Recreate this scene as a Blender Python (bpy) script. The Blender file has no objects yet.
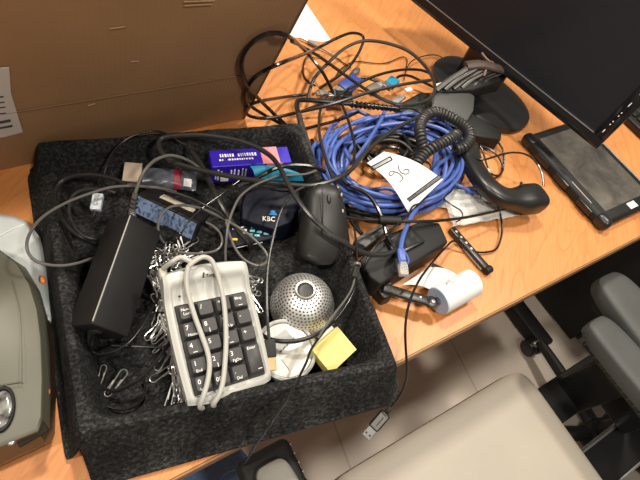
import bpy, bmesh, math, random
from math import sin, cos, pi, radians
from mathutils import Vector, Matrix, Euler, noise
random.seed(7)
S = bpy.context.scene
COL = S.collection

# ------------------------------------------------------------------ camera model
FPX = 481.0
TH, RO, ROT = radians(55), radians(22), radians(-47.172)
HC = 1.31
def P(px, py, z):
    """point of the place, at height z, that the photo shows at pixel px,py"""
    x, y = px - 320, py - 240
    r = (x*cos(RO) + y*sin(RO))/FPX
    u = (x*sin(RO) - y*cos(RO))/FPX
    fw = cos(TH) + u*sin(TH)
    dn = sin(TH) - u*cos(TH)
    t = (HC - z)/dn
    X, Y = r*t, fw*t
    return Vector((X*cos(ROT) - Y*sin(ROT), X*sin(ROT) + Y*cos(ROT), z))

DESK = 0.74
TF = 0.754          # felt floor of the tray
RIM = 0.81

# ------------------------------------------------------------------ materials
MATS = {}
def nodes_of(m):
    m.use_nodes = True
    nt = m.node_tree
    b = next(n for n in nt.nodes if n.type == 'BSDF_PRINCIPLED')
    return nt, b
def mat(name, col, rough=.5, metal=0., var=.0, scale=40., bump=0., bscale=200., spec=None, trans=0., alpha=1., coat=0., sheen=0., ior=None):
    if name in MATS: return MATS[name]
    m = bpy.data.materials.new(name)
    nt, b = nodes_of(m)
    N, L = nt.nodes, nt.links
    c = (*col, 1)
    b.inputs['Base Color'].default_value = c
    b.inputs['Roughness'].default_value = rough
    b.inputs['Metallic'].default_value = metal
    if spec is not None: b.inputs['Specular IOR Level'].default_value = spec
    b.inputs['Transmission Weight'].default_value = trans
    b.inputs['Alpha'].default_value = alpha
    b.inputs['Coat Weight'].default_value = coat
    b.inputs['Sheen Weight'].default_value = sheen
    if ior: b.inputs['IOR'].default_value = ior
    tc = N.new('ShaderNodeTexCoord')
    if var > 0:
        nz = N.new('ShaderNodeTexNoise'); nz.inputs['Scale'].default_value = scale; nz.inputs['Detail'].default_value = 6
        L.new(tc.outputs['Object'], nz.inputs['Vector'])
        rp = N.new('ShaderNodeValToRGB')
        rp.color_ramp.elements[0].position = .3; rp.color_ramp.elements[1].position = .7
        rp.color_ramp.elements[0].color = (*[max(0, k*(1-var)) for k in col], 1)
        rp.color_ramp.elements[1].color = (*[min(1, k*(1+var)) for k in col], 1)
        L.new(nz.outputs['Fac'], rp.inputs['Fac']); L.new(rp.outputs['Color'], b.inputs['Base Color'])
    if bump > 0:
        nb = N.new('ShaderNodeTexNoise'); nb.inputs['Scale'].default_value = bscale; nb.inputs['Detail'].default_value = 4
        L.new(tc.outputs['Object'], nb.inputs['Vector'])
        bp = N.new('ShaderNodeBump'); bp.inputs['Strength'].default_value = bump; bp.inputs['Distance'].default_value = .002
        L.new(nb.outputs['Fac'], bp.inputs['Height']); L.new(bp.outputs['Normal'], b.inputs['Normal'])
    MATS[name] = m
    return m

GRAIN = 42
def wood_mat():
    m = bpy.data.materials.new('beech_laminate'); nt, b = nodes_of(m); N, L = nt.nodes, nt.links
    tc = N.new('ShaderNodeTexCoord')
    mp = N.new('ShaderNodeMapping'); mp.vector_type = 'TEXTURE'; mp.inputs['Scale'].default_value = (1/1.3, 1/7.0, 1)
    mp.inputs['Rotation'].default_value = (0, 0, radians(GRAIN))
    L.new(tc.outputs['Object'], mp.inputs['Vector'])
    n1 = N.new('ShaderNodeTexNoise'); n1.inputs['Scale'].default_value = 1.6; n1.inputs['Detail'].default_value = 1.5; n1.inputs['Distortion'].default_value = .3
    L.new(mp.outputs['Vector'], n1.inputs['Vector'])
    mul = N.new('ShaderNodeMath'); mul.operation = 'MULTIPLY'; mul.inputs[1].default_value = 16
    L.new(n1.outputs['Fac'], mul.inputs[0])
    fr = N.new('ShaderNodeMath'); fr.operation = 'FRACT'; L.new(mul.outputs[0], fr.inputs[0])
    rp = N.new('ShaderNodeValToRGB')
    e = rp.color_ramp.elements
    e[0].position = 0; e[0].color = (.51, .195, .058, 1)
    e[1].position = 1; e[1].color = (.575, .24, .078, 1)
    k = e.new(.25); k.color = (.56, .23, .073, 1)
    L.new(fr.outputs[0], rp.inputs['Fac'])
    mp2 = N.new('ShaderNodeMapping'); mp2.vector_type = 'TEXTURE'; mp2.inputs['Scale'].default_value = (1/14, 1/220, 1); mp2.inputs['Rotation'].default_value = (0, 0, radians(GRAIN))
    L.new(tc.outputs['Object'], mp2.inputs['Vector'])
    n2 = N.new('ShaderNodeTexNoise'); n2.inputs['Scale'].default_value = 2.0; n2.inputs['Detail'].default_value = 3
    L.new(mp2.outputs['Vector'], n2.inputs['Vector'])
    mx = N.new('ShaderNodeMix'); mx.data_type = 'RGBA'; mx.blend_type = 'MULTIPLY'
    rp2 = N.new('ShaderNodeValToRGB'); rp2.color_ramp.elements[0].position = .3; rp2.color_ramp.elements[0].color = (.86, .82, .78, 1)
    rp2.color_ramp.elements[1].position = .6; rp2.color_ramp.elements[1].color = (1, 1, 1, 1)
    L.new(n2.outputs['Fac'], rp2.inputs['Fac'])
    mx.inputs['Factor'].default_value = .8
    L.new(rp.outputs['Color'], mx.inputs['A']); L.new(rp2.outputs['Color'], mx.inputs['B'])
    L.new(mx.outputs['Result'], b.inputs['Base Color'])
    b.inputs['Roughness'].default_value = .42
    return m

def felt_mat():
    m = bpy.data.materials.new('charcoal_felt'); nt, b = nodes_of(m); N, L = nt.nodes, nt.links
    tc = N.new('ShaderNodeTexCoord')
    mp = N.new('ShaderNodeMapping'); mp.inputs['Scale'].default_value = (1, 1.5, 1); mp.inputs['Rotation'].default_value = (0, 0, .6)
    L.new(tc.outputs['Object'], mp.inputs['Vector'])
    n1 = N.new('ShaderNodeTexNoise'); n1.inputs['Scale'].default_value = 230; n1.inputs['Detail'].default_value = 6; n1.inputs['Roughness'].default_value = .75
    n2 = N.new('ShaderNodeTexNoise'); n2.inputs['Scale'].default_value = 18; n2.inputs['Detail'].default_value = 4
    L.new(mp.outputs['Vector'], n1.inputs['Vector']); L.new(tc.outputs['Object'], n2.inputs['Vector'])
    ad = N.new('ShaderNodeMath'); ad.operation = 'MULTIPLY_ADD'; ad.inputs[1].default_value = .35
    L.new(n2.outputs['Fac'], ad.inputs[0]); L.new(n1.outputs['Fac'], ad.inputs[2])
    rp = N.new('ShaderNodeValToRGB'); e = rp.color_ramp.elements
    e[0].position = .54; e[0].color = (.007, .0075, .008, 1)
    e[1].position = .92; e[1].color = (.095, .093, .088, 1)
    k = e.new(.70); k.color = (.023, .0235, .0235, 1)
    L.new(ad.outputs[0], rp.inputs['Fac']); L.new(rp.outputs['Color'], b.inputs['Base Color'])
    b.inputs['Roughness'].default_value = 1; b.inputs['Specular IOR Level'].default_value = .1
    bp = N.new('ShaderNodeBump'); bp.inputs['Strength'].default_value = .9; bp.inputs['Distance'].default_value = .002
    L.new(n1.outputs['Fac'], bp.inputs['Height']); L.new(bp.outputs['Normal'], b.inputs['Normal'])
    return m

def tile_mat():
    m = bpy.data.materials.new('beige_floor_tile'); nt, b = nodes_of(m); N, L = nt.nodes, nt.links
    tc = N.new('ShaderNodeTexCoord')
    mp = N.new('ShaderNodeMapping'); mp.inputs['Rotation'].default_value = (0, 0, radians(8)); mp.inputs['Location'].default_value = (.13, .07, 0)
    L.new(tc.outputs['Object'], mp.inputs['Vector'])
    br = N.new('ShaderNodeTexBrick'); br.offset = 0; br.inputs['Scale'].default_value = 1
    br.inputs['Brick Width'].default_value = .45; br.inputs['Row Height'].default_value = .45; br.inputs['Mortar Size'].default_value = .003
    br.inputs['Color1'].default_value = (.64, .57, .485, 1); br.inputs['Color2'].default_value = (.60, .53, .45, 1)
    br.inputs['Mortar'].default_value = (.47, .40, .33, 1)
    L.new(mp.outputs['Vector'], br.inputs['Vector'])
    nz = N.new('ShaderNodeTexNoise'); nz.inputs['Scale'].default_value = 7; nz.inputs['Detail'].default_value = 5
    L.new(tc.outputs['Object'], nz.inputs['Vector'])
    rp = N.new('ShaderNodeValToRGB'); rp.color_ramp.elements[0].color = (.85, .84, .83, 1); rp.color_ramp.elements[1].color = (1, 1, 1, 1)
    L.new(nz.outputs['Fac'], rp.inputs['Fac'])
    mx = N.new('ShaderNodeMix'); mx.data_type = 'RGBA'; mx.blend_type = 'MULTIPLY'; mx.inputs['Factor'].default_value = 1
    L.new(br.outputs['Color'], mx.inputs['A']); L.new(rp.outputs['Color'], mx.inputs['B'])
    L.new(mx.outputs['Result'], b.inputs['Base Color']); b.inputs['Roughness'].default_value = .45
    return m

def perforated_mat():
    """steel with a dense pattern of round holes, laid out in rows of latitude"""
    m = bpy.data.materials.new('perforated_steel'); nt, b = nodes_of(m); N, L = nt.nodes, nt.links
    tc = N.new('ShaderNodeTexCoord')
    nv = N.new('ShaderNodeVectorMath'); nv.operation = 'NORMALIZE'; L.new(tc.outputs['Object'], nv.inputs[0])
    sp = N.new('ShaderNodeSeparateXYZ'); L.new(nv.outputs[0], sp.inputs[0])
    def M(op, a, bb=None):
        n = N.new('ShaderNodeMath'); n.operation = op
        for i, v in enumerate((a, bb)):
            if v is None: continue
            if isinstance(v, (int, float)): n.inputs[i].default_value = v
            else: L.new(v, n.inputs[i])
        return n.outputs[0]
    d = .105
    th = M('ARCCOSINE', sp.outputs['Z']); ph = M('ARCTAN2', sp.outputs['Y'], sp.outputs['X'])
    tr = M('DIVIDE', th, d); row = M('FLOOR', tr); fv = M('SUBTRACT', M('FRACT', tr), .5)
    thc = M('MULTIPLY', M('ADD', row, .5), d)
    n = M('ROUND', M('DIVIDE', M('MULTIPLY', M('SINE', thc), 2*pi), d*1.08))
    uu = M('ADD', M('DIVIDE', M('MULTIPLY', M('ADD', ph, pi), n), 2*pi), M('MULTIPLY', row, .5))
    fu = M('SUBTRACT', M('FRACT', uu), .5)
    dist = M('SQRT', M('ADD', M('MULTIPLY', fu, fu), M('MULTIPLY', fv, fv)))
    hole = M('LESS_THAN', dist, .27)
    mx = N.new('ShaderNodeMix'); mx.data_type = 'RGBA'
    L.new(hole, mx.inputs['Factor']); mx.inputs['A'].default_value = (.92, .91, .88, 1); mx.inputs['B'].default_value = (.012, .011, .010, 1)
    L.new(mx.outputs['Result'], b.inputs['Base Color'])
    L.new(M('SUBTRACT', 1.0, hole), b.inputs['Metallic']); b.inputs['Roughness'].default_value = .46
    bp = N.new('ShaderNodeBump'); bp.inputs['Strength'].default_value = .6; bp.inputs['Distance'].default_value = .0008; bp.invert = True
    L.new(M('LESS_THAN', dist, .31), bp.inputs['Height']); L.new(bp.outputs['Normal'], b.inputs['Normal'])
    return m

def cardboard_mat():
    m = bpy.data.materials.new('brown_cardboard'); nt, b = nodes_of(m); N, L = nt.nodes, nt.links
    tc = N.new('ShaderNodeTexCoord')
    nz = N.new('ShaderNodeTexNoise'); nz.inputs['Scale'].default_value = 9; nz.inputs['Detail'].default_value = 5
    L.new(tc.outputs['Object'], nz.inputs['Vector'])
    rp = N.new('ShaderNodeValToRGB'); e = rp.color_ramp.elements
    e[0].position = .3; e[0].color = (.30, .165, .075, 1); e[1].position = .75; e[1].color = (.38, .215, .10, 1)
    L.new(nz.outputs['Fac'], rp.inputs['Fac']); L.new(rp.outputs['Color'], b.inputs['Base Color'])
    wv = N.new('ShaderNodeTexWave'); wv.inputs['Scale'].default_value = 60; wv.bands_direction = 'X'
    L.new(tc.outputs['Object'], wv.inputs['Vector'])
    bp = N.new('ShaderNodeBump'); bp.inputs['Strength'].default_value = .08; bp.inputs['Distance'].default_value = .002
    L.new(wv.outputs['Fac'], bp.inputs['Height']); L.new(bp.outputs['Normal'], b.inputs['Normal'])
    b.inputs['Roughness'].default_value = .75
    return m

def dusty_screen_mat():
    m = bpy.data.materials.new('dusty_black_glass'); nt, b = nodes_of(m); N, L = nt.nodes, nt.links
    tc = N.new('ShaderNodeTexCoord')
    nz = N.new('ShaderNodeTexNoise'); nz.inputs['Scale'].default_value = 16; nz.inputs['Detail'].default_value = 8; nz.inputs['Roughness'].default_value = .7; nz.inputs['Distortion'].default_value = .6
    L.new(tc.outputs['Object'], nz.inputs['Vector'])
    rp = N.new('ShaderNodeValToRGB'); e = rp.color_ramp.elements
    e[0].position = .35; e[0].color = (.045, .041, .035, 1); e[1].position = .75; e[1].color = (.15, .135, .112, 1)
    L.new(nz.outputs['Fac'], rp.inputs['Fac']); L.new(rp.outputs['Color'], b.inputs['Base Color'])
    rr = N.new('ShaderNodeMapRange'); rr.inputs['To Min'].default_value = .3; rr.inputs['To Max'].default_value = .65
    L.new(nz.outputs['Fac'], rr.inputs['Value']); L.new(rr.outputs['Result'], b.inputs['Roughness'])
    return m

WOOD, FELT, TILE, PERF, CARD, DUSTY = wood_mat(), felt_mat(), tile_mat(), perforated_mat(), cardboard_mat(), dusty_screen_mat()
BLACK = mat('black_plastic', (.011, .011, .011), .36, var=.2, scale=30)
BLACKM = mat('matt_black_plastic', (.009, .009, .009), .55, var=.2, scale=25, bump=.15, bscale=900, spec=.32)
CABLE = mat('black_cable_rubber', (.010, .0095, .009), .26)
CABLEG = mat('dark_grey_cable', (.021, .020, .0185), .32)
CABLEL = mat('worn_grey_cable', (.105, .10, .092), .3)
IVORY = mat('ivory_plastic', (.46, .465, .435), .42, var=.05, scale=14)
IVORYD = mat('warm_ivory_plastic', (.52, .49, .42), .5)  # slightly warmer ivory, for the keypad strain relief
KEYC = mat('dark_grey_key', (.036, .035, .036), .5, var=.12, scale=60)
WHITEINK = mat('white_ink', (.82, .82, .80), .6)
BLACKINK = mat('black_ink', (.02, .02, .022), .7)
CORDI = mat('ivory_cord', (.39, .385, .35), .45)
STEEL = mat('bright_steel', (.78, .77, .75), .3, .92)
GREYM = mat('satin_grey_metal', (.30, .30, .30), .4, .8)
PAPER = mat('white_paper', (.62, .62, .61), .8)
PAPERB = mat('pale_blue_paper_core', (.40, .50, .72), .7)
BLUE = mat('blue_cable_jacket', (.060, .110, .36), .42, var=.15, scale=30)
BLUEV = mat('blue_connector_shell', (.02, .05, .30), .45)
TEAL = mat('teal_plastic', (.01, .21, .36), .45)
NAVY = mat('navy_plastic', (.0018, .0035, .0125), .5, spec=.25)
CLEAR = mat('clear_plastic', (.92, .92, .90), .12, trans=.75, ior=1.45)
CREAM = mat('cream_leatherette', (.365, .33, .275), .55, var=.05, scale=6, bump=.1, bscale=300)
PADG = mat('grey_arm_pad', (.055, .057, .055), .6, var=.12, scale=12, bump=.2, bscale=500)
PURPLE = mat('violet_blue_card', (.028, .012, .36), .38)
PINK = mat('salmon_card', (.72, .27, .30), .5)
YELLOW = mat('yellow_note_paper', (.62, .53, .15), .75)
OLIVE = mat('olive_grey_plastic', (.098, .096, .070), .5, var=.1, scale=10)
DBROWN = mat('brown_smoked_plastic', (.055, .030, .014), .35)

# ------------------------------------------------------------------ mesh builder
class MB:
    def __init__(s): s.bm = bmesh.new()
    def _add(s, bm2, M=None):
        if M is not None: bm2.transform(M)
        me = bpy.data.meshes.new('t'); bm2.to_mesh(me); bm2.free(); s.bm.from_mesh(me); bpy.data.meshes.remove(me)
        return s
    def box(s, size, M=None, bev=0., seg=2):
        b = bmesh.new(); bmesh.ops.create_cube(b, size=1); bmesh.ops.scale(b, vec=size, verts=b.verts)
        if bev > 0: bmesh.ops.bevel(b, geom=b.edges[:], offset=bev, segments=seg, profile=.5, affect='EDGES')
        return s._add(b, M)
    def cyl(s, r, h, M=None, n=24, r2=None, bev=0.):
        b = bmesh.new(); bmesh.ops.create_cone(b, cap_ends=True, segments=n, radius1=r, radius2=r if r2 is None else r2, depth=h)
        if bev > 0:
            ed = [e for e in b.edges if abs(e.verts[0].co.z - e.verts[1].co.z) < 1e-6]
            bmesh.ops.bevel(b, geom=ed, offset=bev, segments=2, profile=.5, affect='EDGES')
        return s._add(b, M)
    def lathe(s, prof, M=None, n=32):
        b = bmesh.new(); rings = []
        for r, z in prof:
            if r < 1e-6: rings.append([b.verts.new((0, 0, z))])
            else: rings.append([b.verts.new((r*cos(2*pi*i/n), r*sin(2*pi*i/n), z)) for i in range(n)])
        for a, c in zip(rings, rings[1:]):
            for i in range(n):
                j = (i+1) % n
                if len(a) == 1 and len(c) == 1: continue
                if len(a) == 1: b.faces.new((a[0], c[i], c[j]))
                elif len(c) == 1: b.faces.new((a[i], a[j], c[0]))
                else: b.faces.new((a[i], a[j], c[j], c[i]))
        bmesh.ops.recalc_face_normals(b, faces=b.faces[:])
        return s._add(b, M)
    def sections(s, rings, cap=True, closed=False):
        b = bmesh.new(); R = [[b.verts.new(p) for p in r] for r in rings]; n = len(R[0])
        for a, c in zip(R, R[1:]):
            for i in range(n):
                j = (i+1) % n; b.faces.new((a[i], a[j], c[j], c[i]))
        if cap: b.faces.new(R[0][::-1]); b.faces.new(R[-1])
        bmesh.ops.recalc_face_normals(b, faces=b.faces[:])
        return s._add(b)
    def tube(s, pts, r, n=8, smooth=True, sub=6, radii=None):
        pts = [Vector(p) for p in pts]
        c = spline(pts, sub) if smooth and len(pts) > 2 else pts
        if radii is None: rr = [r]*len(c)
        else: rr = [radii(i/(len(c)-1)) for i in range(len(c))]
        tans = []
        for i in range(len(c)):
            t = c[min(i+1, len(c)-1)] - c[max(i-1, 0)]
            tans.append(t.normalized() if t.length > 1e-9 else Vector((0, 0, 1)))
        up = Vector((0, 0, 1)) if abs(tans[0].z) < .9 else Vector((1, 0, 0))
        nrm = (up - tans[0]*up.dot(tans[0])).normalized(); rings = []
        for p, t, rad in zip(c, tans, rr):
            nrm = (nrm - t*nrm.dot(t))
            nrm = nrm.normalized() if nrm.length > 1e-6 else t.orthogonal().normalized()
            bn = t.cross(nrm)
            rings.append([p + (nrm*cos(2*pi*k/n) + bn*sin(2*pi*k/n))*rad for k in range(n)])
        return s.sections(rings)
    def prism(s, poly, z0, bev=0., seg=2):
        """poly: list of world points (top outline); straight sides down to height z0"""
        b = bmesh.new(); n = len(poly)
        t = [b.verts.new(p) for p in poly]; l = [b.verts.new((p[0], p[1], z0)) for p in poly]
        b.faces.new(t); b.faces.new(l[::-1])
        for i in range(n): b.faces.new((t[i], l[i], l[(i+1) % n], t[(i+1) % n]))
        bmesh.ops.recalc_face_normals(b, faces=b.faces[:])
        if bev > 0:
            tv = set(t); ed = [e for e in b.edges if e.verts[0] in tv or e.verts[1] in tv]
            bmesh.ops.bevel(b, geom=ed, offset=bev, segments=seg, profile=.5, affect='EDGES')
        return s._add(b)
    def super(s, a, b_, c, M=None, e1=.5, e2=.5, nu=20, nv=32):
        def sp(x, e): return math.copysign(abs(x)**e, x)
        b = bmesh.new(); rings = []
        for i in range(nu+1):
            u = -pi/2 + pi*i/nu
            if i in (0, nu): rings.append([b.verts.new((0, 0, c*sp(sin(u), e1)))])
            else: rings.append([b.verts.new((a*sp(cos(u), e1)*sp(cos(2*pi*j/nv), e2), b_*sp(cos(u), e1)*sp(sin(2*pi*j/nv), e2), c*sp(sin(u), e1))) for j in range(nv)])
        for p, q in zip(rings, rings[1:]):
            for i in range(nv):
                j = (i+1) % nv
                if len(p) == 1: b.faces.new((p[0], q[j], q[i]))
                elif len(q) == 1: b.faces.new((p[i], p[j], q[0]))
                else: b.faces.new((p[i], p[j], q[j], q[i]))
        bmesh.ops.recalc_face_normals(b, faces=b.faces[:])
        return s._add(b, M)
    def quadgrid(s, fn, nu, nv, thick=0.):
        b = bmesh.new(); V = [[b.verts.new(fn(i/nu, j/nv)) for j in range(nv+1)] for i in range(nu+1)]
        for i in range(nu):
            for j in range(nv): b.faces.new((V[i][j], V[i+1][j], V[i+1][j+1], V[i][j+1]))
        if thick:
            bmesh.ops.recalc_face_normals(b, faces=b.faces[:])
            bmesh.ops.solidify(b, geom=b.faces[:], thickness=thick)
        return s._add(b)
    def build(s, name, m, parent=None, smooth=True, origin=None, ang=35):
        bm = s.bm
        bmesh.ops.remove_doubles(bm, verts=bm.verts, dist=1e-6)
        if parent is not None: o = ORG[parent.name]
        elif origin is not None: o = Vector(origin)
        else:
            xs = [v.co for v in bm.verts]
            o = Vector(((min(v.x for v in xs)+max(v.x for v in xs))/2, (min(v.y for v in xs)+max(v.y for v in xs))/2, min(v.z for v in xs)))
        # sub-parts are placed relative to the part they belong to
        bm.transform(Matrix.Translation(-o))
        me = bpy.data.meshes.new(name)
        if smooth:
            for f in bm.faces: f.smooth = True
            for e in bm.edges:
                if len(e.link_faces) == 2 and e.calc_face_angle(0) > radians(ang): e.smooth = False
        bm.to_mesh(me); bm.free()
        for mm in (m if isinstance(m, (list, tuple)) else [m]): me.materials.append(mm)
        ob = bpy.data.objects.new(name, me); COL.objects.link(ob)
        if parent is not None: ob.parent = parent
        else: ob.location = o
        ORG[ob.name] = o.copy()
        return ob
ORG = {}
def spline(pts, sub=6):
    out = []; n = len(pts)
    for i in range(n-1):
        p0, p1, p2, p3 = pts[max(i-1, 0)], pts[i], pts[i+1], pts[min(i+2, n-1)]
        for k in range(sub):
            t = k/sub
            out.append(.5*((2*p1) + (p2-p0)*t + (2*p0-5*p1+4*p2-p3)*t*t + (3*p1-p0-3*p2+p3)*t**3))
    out.append(pts[-1]); return out
def tag(o, label, cat, group=None):
    o['label'] = label; o['category'] = cat
    if group: o['group'] = group
    return o
def thing(name, label, cat, loc, group=None):
    o = bpy.data.objects.new(name, None); COL.objects.link(o); o.location = loc; o.empty_display_size = .02
    ORG[o.name] = Vector(loc); return tag(o, label, cat, group)
def T(v): return Matrix.Translation(v)
def frame(o, xp, yp):
    """matrix with origin o, X towards xp, Y towards yp (made square); also the two lengths"""
    x = xp - o; lx = x.length; x = x/lx
    y = yp - o; y = y - x*y.dot(x); ly = y.length; y = y/ly
    z = x.cross(y)
    M = Matrix(((x.x, y.x, z.x, o.x), (x.y, y.y, z.y, o.y), (x.z, y.z, z.z, o.z), (0, 0, 0, 1)))
    return M, lx, ly
def align(d):
    return Vector(d).to_track_quat('Z', 'Y').to_matrix().to_4x4()
def text(body, size, M, m, parent, name='legend', align_x='LEFT', depth=.00012):
    cu = bpy.data.curves.new('t', 'FONT'); cu.body = body; cu.size = size; cu.align_x = align_x; cu.extrude = depth; cu.resolution_u = 2
    tmp = bpy.data.objects.new('t', cu); COL.objects.link(tmp)
    dg = bpy.context.evaluated_depsgraph_get(); me = bpy.data.meshes.new_from_object(tmp.evaluated_get(dg))
    bpy.data.objects.remove(tmp); bpy.data.curves.remove(cu)
    mb = MB(); mb.bm.from_mesh(me); bpy.data.meshes.remove(me); mb.bm.transform(M)
    return mb.build(name, m, parent, smooth=False)
def px(path, z=None):
    out = []
    for p in path:
        q = P(*p) if len(p) == 3 else P(p[0], p[1], z)
        a = Vector((0, 0, HC)); d = q - a          # keep loops clear of the leaning front of the carton
        k = (.525 + lean*zb - a.y - lean*a.z)/(d.y + lean*d.z)
        h = a + d*k
        if h.x < .31 and .75 < h.z < 1.06 and .2 < k < 1 + .012/d.length: q = a + d*(k - .012/d.length)
        out.append(q)
    return out
def cable(name, label, path, r, m, z=None, cat='cable', n=8, group=None):
    return tag(MB().tube(px(path, z), r*1.08, n).build(name, m), label, cat, group)

# ------------------------------------------------------------------ setting
f = MB().box((7, 7, .04), T((.6, .4, -.02))).build('floor', TILE); f['kind'] = 'structure'
w = MB().box((7, .1, 2.8), T((.6, 3.0, 1.4))).build('wall_back', mat('warm_white_wall', (.62, .56, .48), .8)); w['kind'] = 'structure'
w = MB().box((.1, 7, 2.8), T((-2.95, .4, 1.4))).build('wall_left', MATS['warm_white_wall']); w['kind'] = 'structure'

# ------------------------------------------------------------------ desk
desk = thing('office_desk', 'light beech laminate office desk holding the tray of electronics', 'desk', (.55, .5, 0))
DX0, DX1, DY0, DY1 = -.75, 1.75, .069, 1.02
MB().box((DX1-DX0, DY1-DY0-.002, .025), T(((DX0+DX1)/2, (DY0+DY1)/2+.001, DESK-.0125))).build('desktop', WOOD, desk)
MB().box((DX1-DX0, .003, .0252), T(((DX0+DX1)/2, DY0+.0003, DESK-.0127)), .0008, 1).build('edge_band', mat('darker_edge_band', (.26, .13, .05), .45), desk)
for x in (-.62, 1.15):
    MB().box((.06, .10, .66), T((x, .55, .385)), .006).build('leg', BLACKM, desk)
    MB().box((.055, .80, .05), T((x, .39, .031)), .008).build('foot', BLACKM, desk)

cab = thing('drawer_pedestal', 'black drawer pedestal standing on the floor under the desk', 'cabinet', (1.50, .24, 0))
MB().box((.44, .55, .58), T((1.495, .245, .30)), .004).build('body', BLACKM, cab)
for k in range(3):
    MB().box((.42, .012, .175), T((1.495, -.036, .115+k*.185)), .003).build('drawer', BLACK, cab)

# ------------------------------------------------------------------ cardboard box
bx = thing('cardboard_box', 'large brown cardboard carton leaning forward behind the felt tray', 'box', (-.2, .7, DESK))
zb, zt = DESK+.002, 1.06
lean = .395                        # how far the front panel tips towards the viewer per metre of height
def front(x, z, off=0.): return Vector((x, .525 - lean*(z-zb) - off, z))
xr, xl = .288, -.52
b0 = MB()
def panel(a, b, c, d, t):
    n = (b-a).cross(d-a).normalized()*t
    return [a, b, c, d], n
def slab(mb, q, t):
    a, b, c, d = q; n = (b-a).cross(d-a).normalized()*t
    mb.sections([[a, b, c, d], [a+n, b+n, c+n, d+n]])
zc = .829
slab(b0, [front(xl, zb), front(xr, zb), front(xr, zt), front(xl, zt)], -.004)
b0.build('front_panel', CARD, bx, smooth=False)
b1 = MB(); slab(b1, [Vector((xr, .525, zb)), Vector((xr, .93, zb)), Vector((xr, .93-.10, zt)), front(xr, zt)], -.004)
b1.build('side_panel', CARD, bx, smooth=False)
b1 = MB(); slab(b1, [Vector((xl, .525, zb)), Vector((xl, .93, zb)), Vector((xl, .93-.10, zt)), front(xl, zt)], .004)
b1.build('side_panel', CARD, bx, smooth=False)
b1 = MB(); slab(b1, [Vector((xl, .93, zb)), Vector((xr, .93, zb)), Vector((xr, .83, zt)), Vector((xl, .83, zt))], .004)
b1.build('back_panel', CARD, bx, smooth=False)
# address label
def onfront(u, v):
    # meets the leaning panel on the line of sight of pixel u,v
    a = Vector((0, 0, HC)); d = P(u, v, .9) - a
    n = Vector((0, 1, lean)); k = (.525 + lean*zb - a.y - lean*a.z)/(d.y + lean*d.z)
    return a + d*k - Vector((0, .0012, 0))
# pressed fold line running along the front panel
b1 = MB().tube([onfront(-160, 138), onfront(20, 110.5), onfront(130, 93), onfront(254, 73)], .0008, 6, smooth=False); b1.build('fold_crease', mat('creased_cardboard', (.20, .11, .05), .8), bx)
lab = [onfront(-30, 70), onfront(8.5, 66), onfront(10.5, 92), onfront(22.5, 131), onfront(4, 136), onfront(-28, 139)]
b1 = MB(); nn = Vector((0, -1, -lean)).normalized()*.0006
b1.sections([lab, [p+nn for p in lab]]); lb = b1.build('address_label', mat('dull_white_label', (.62, .57, .54), .75), bx, smooth=False)
b1 = MB()
for k, (x0, y0, x1, y1, t) in enumerate([(-9, 96, 3, 95, .0011), (-9, 102, 4, 100.5, .0009), (-9, 107, 5, 105.5, .0009), (-9, 113, 5.5, 111.5, .0009), (-6, 121.5, 10, 118.5, .002), (-4, 127, 12, 124, .0016)]):
    b1.tube([onfront(x0, y0)+nn*.9, onfront(x1, y1)+nn*.9], t, 5, smooth=False)
b1.build('label_print', BLACKINK, lb)
for (x0, y0, x1, y1) in [(109, 28, 124, 26), (130, 61, 138, 60.5), (183, 1, 214, 0), (184, 5, 212, 3.5), (88, 105, 95, 103)]:
    MB().tube([onfront(x0, y0), onfront(x1, y1)], .0007, 5, smooth=False).build('scuff', mat('scuffed_cardboard', (.40, .255, .14), .8), bx)

# ------------------------------------------------------------------ felt tray
FL, FR, BR, BL = P(76, 440, RIM), P(401, 367, RIM), P(302, 121, RIM), P(34, 141, RIM)
W_, L_ = .342, .375
def traypt(s, t):
    u, v = s/W_, t/L_
    p = FL*(1-u)*(1-v) + FR*u*(1-v) + BR*u*v + BL*(1-u)*v
    return p
def smooth(a, b, x):
    x = max(0., min(1., (x-a)/(b-a))); return x*x*(3-2*x)
def tray_h(s, t):
    hx, hy = W_/2, L_/2; x, y = s-hx, t-hy
    def sdf(ax, ay, r):
        qx, qy = abs(x)-ax+r, abs(y)-ay+r
        return math.hypot(max(qx, 0), max(qy, 0)) + min(max(qx, qy), 0) - r
    do = -sdf(hx, hy, .007)
    rw = .016
    di = -sdf(hx-rw, hy-rw, .022)
    z = RIM
    rim = RIM
    # the left wall sags towards the back
    if s < .05: rim -= .032*smooth(.245, .275, t)*(1-smooth(.335, .36, t))*(1-smooth(.03, .05, s))
    rim += .003*noise.noise(Vector((s*14, t*14, 0)))
    if do < .004:
        k = smooth(-.022, .006, do)
        z = .7455 + (rim-.7455)*min(1, k*1.0)
    elif di > -.004:
        z = rim - (rim-TF+.003)*smooth(-.005, .014, di)
    else: z = rim
    # cross ridge between the front and the back compartment
    if di > 0:
        dv = abs(t-.238-.02*(s/W_-.5)); g = (1-smooth(.008, .022, dv))
        z = max(z, TF-.003 + g*.03)
    return max(z, .7452) + .0009*noise.noise(Vector((s*90, t*90, 3))), do
def lin(a, b, n): return [a+(b-a)*i/n for i in range(n)]
def axis(Lm):
    return lin(-.0225, .008, 16) + lin(.008, .045, 18) + lin(.045, Lm-.045, 62) + lin(Lm-.045, Lm-.008, 18) + lin(Lm-.008, Lm+.0226, 16) + [Lm+.0226]
bm_ = bmesh.new(); AX, AY = axis(W_), axis(L_); V = {}
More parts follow.
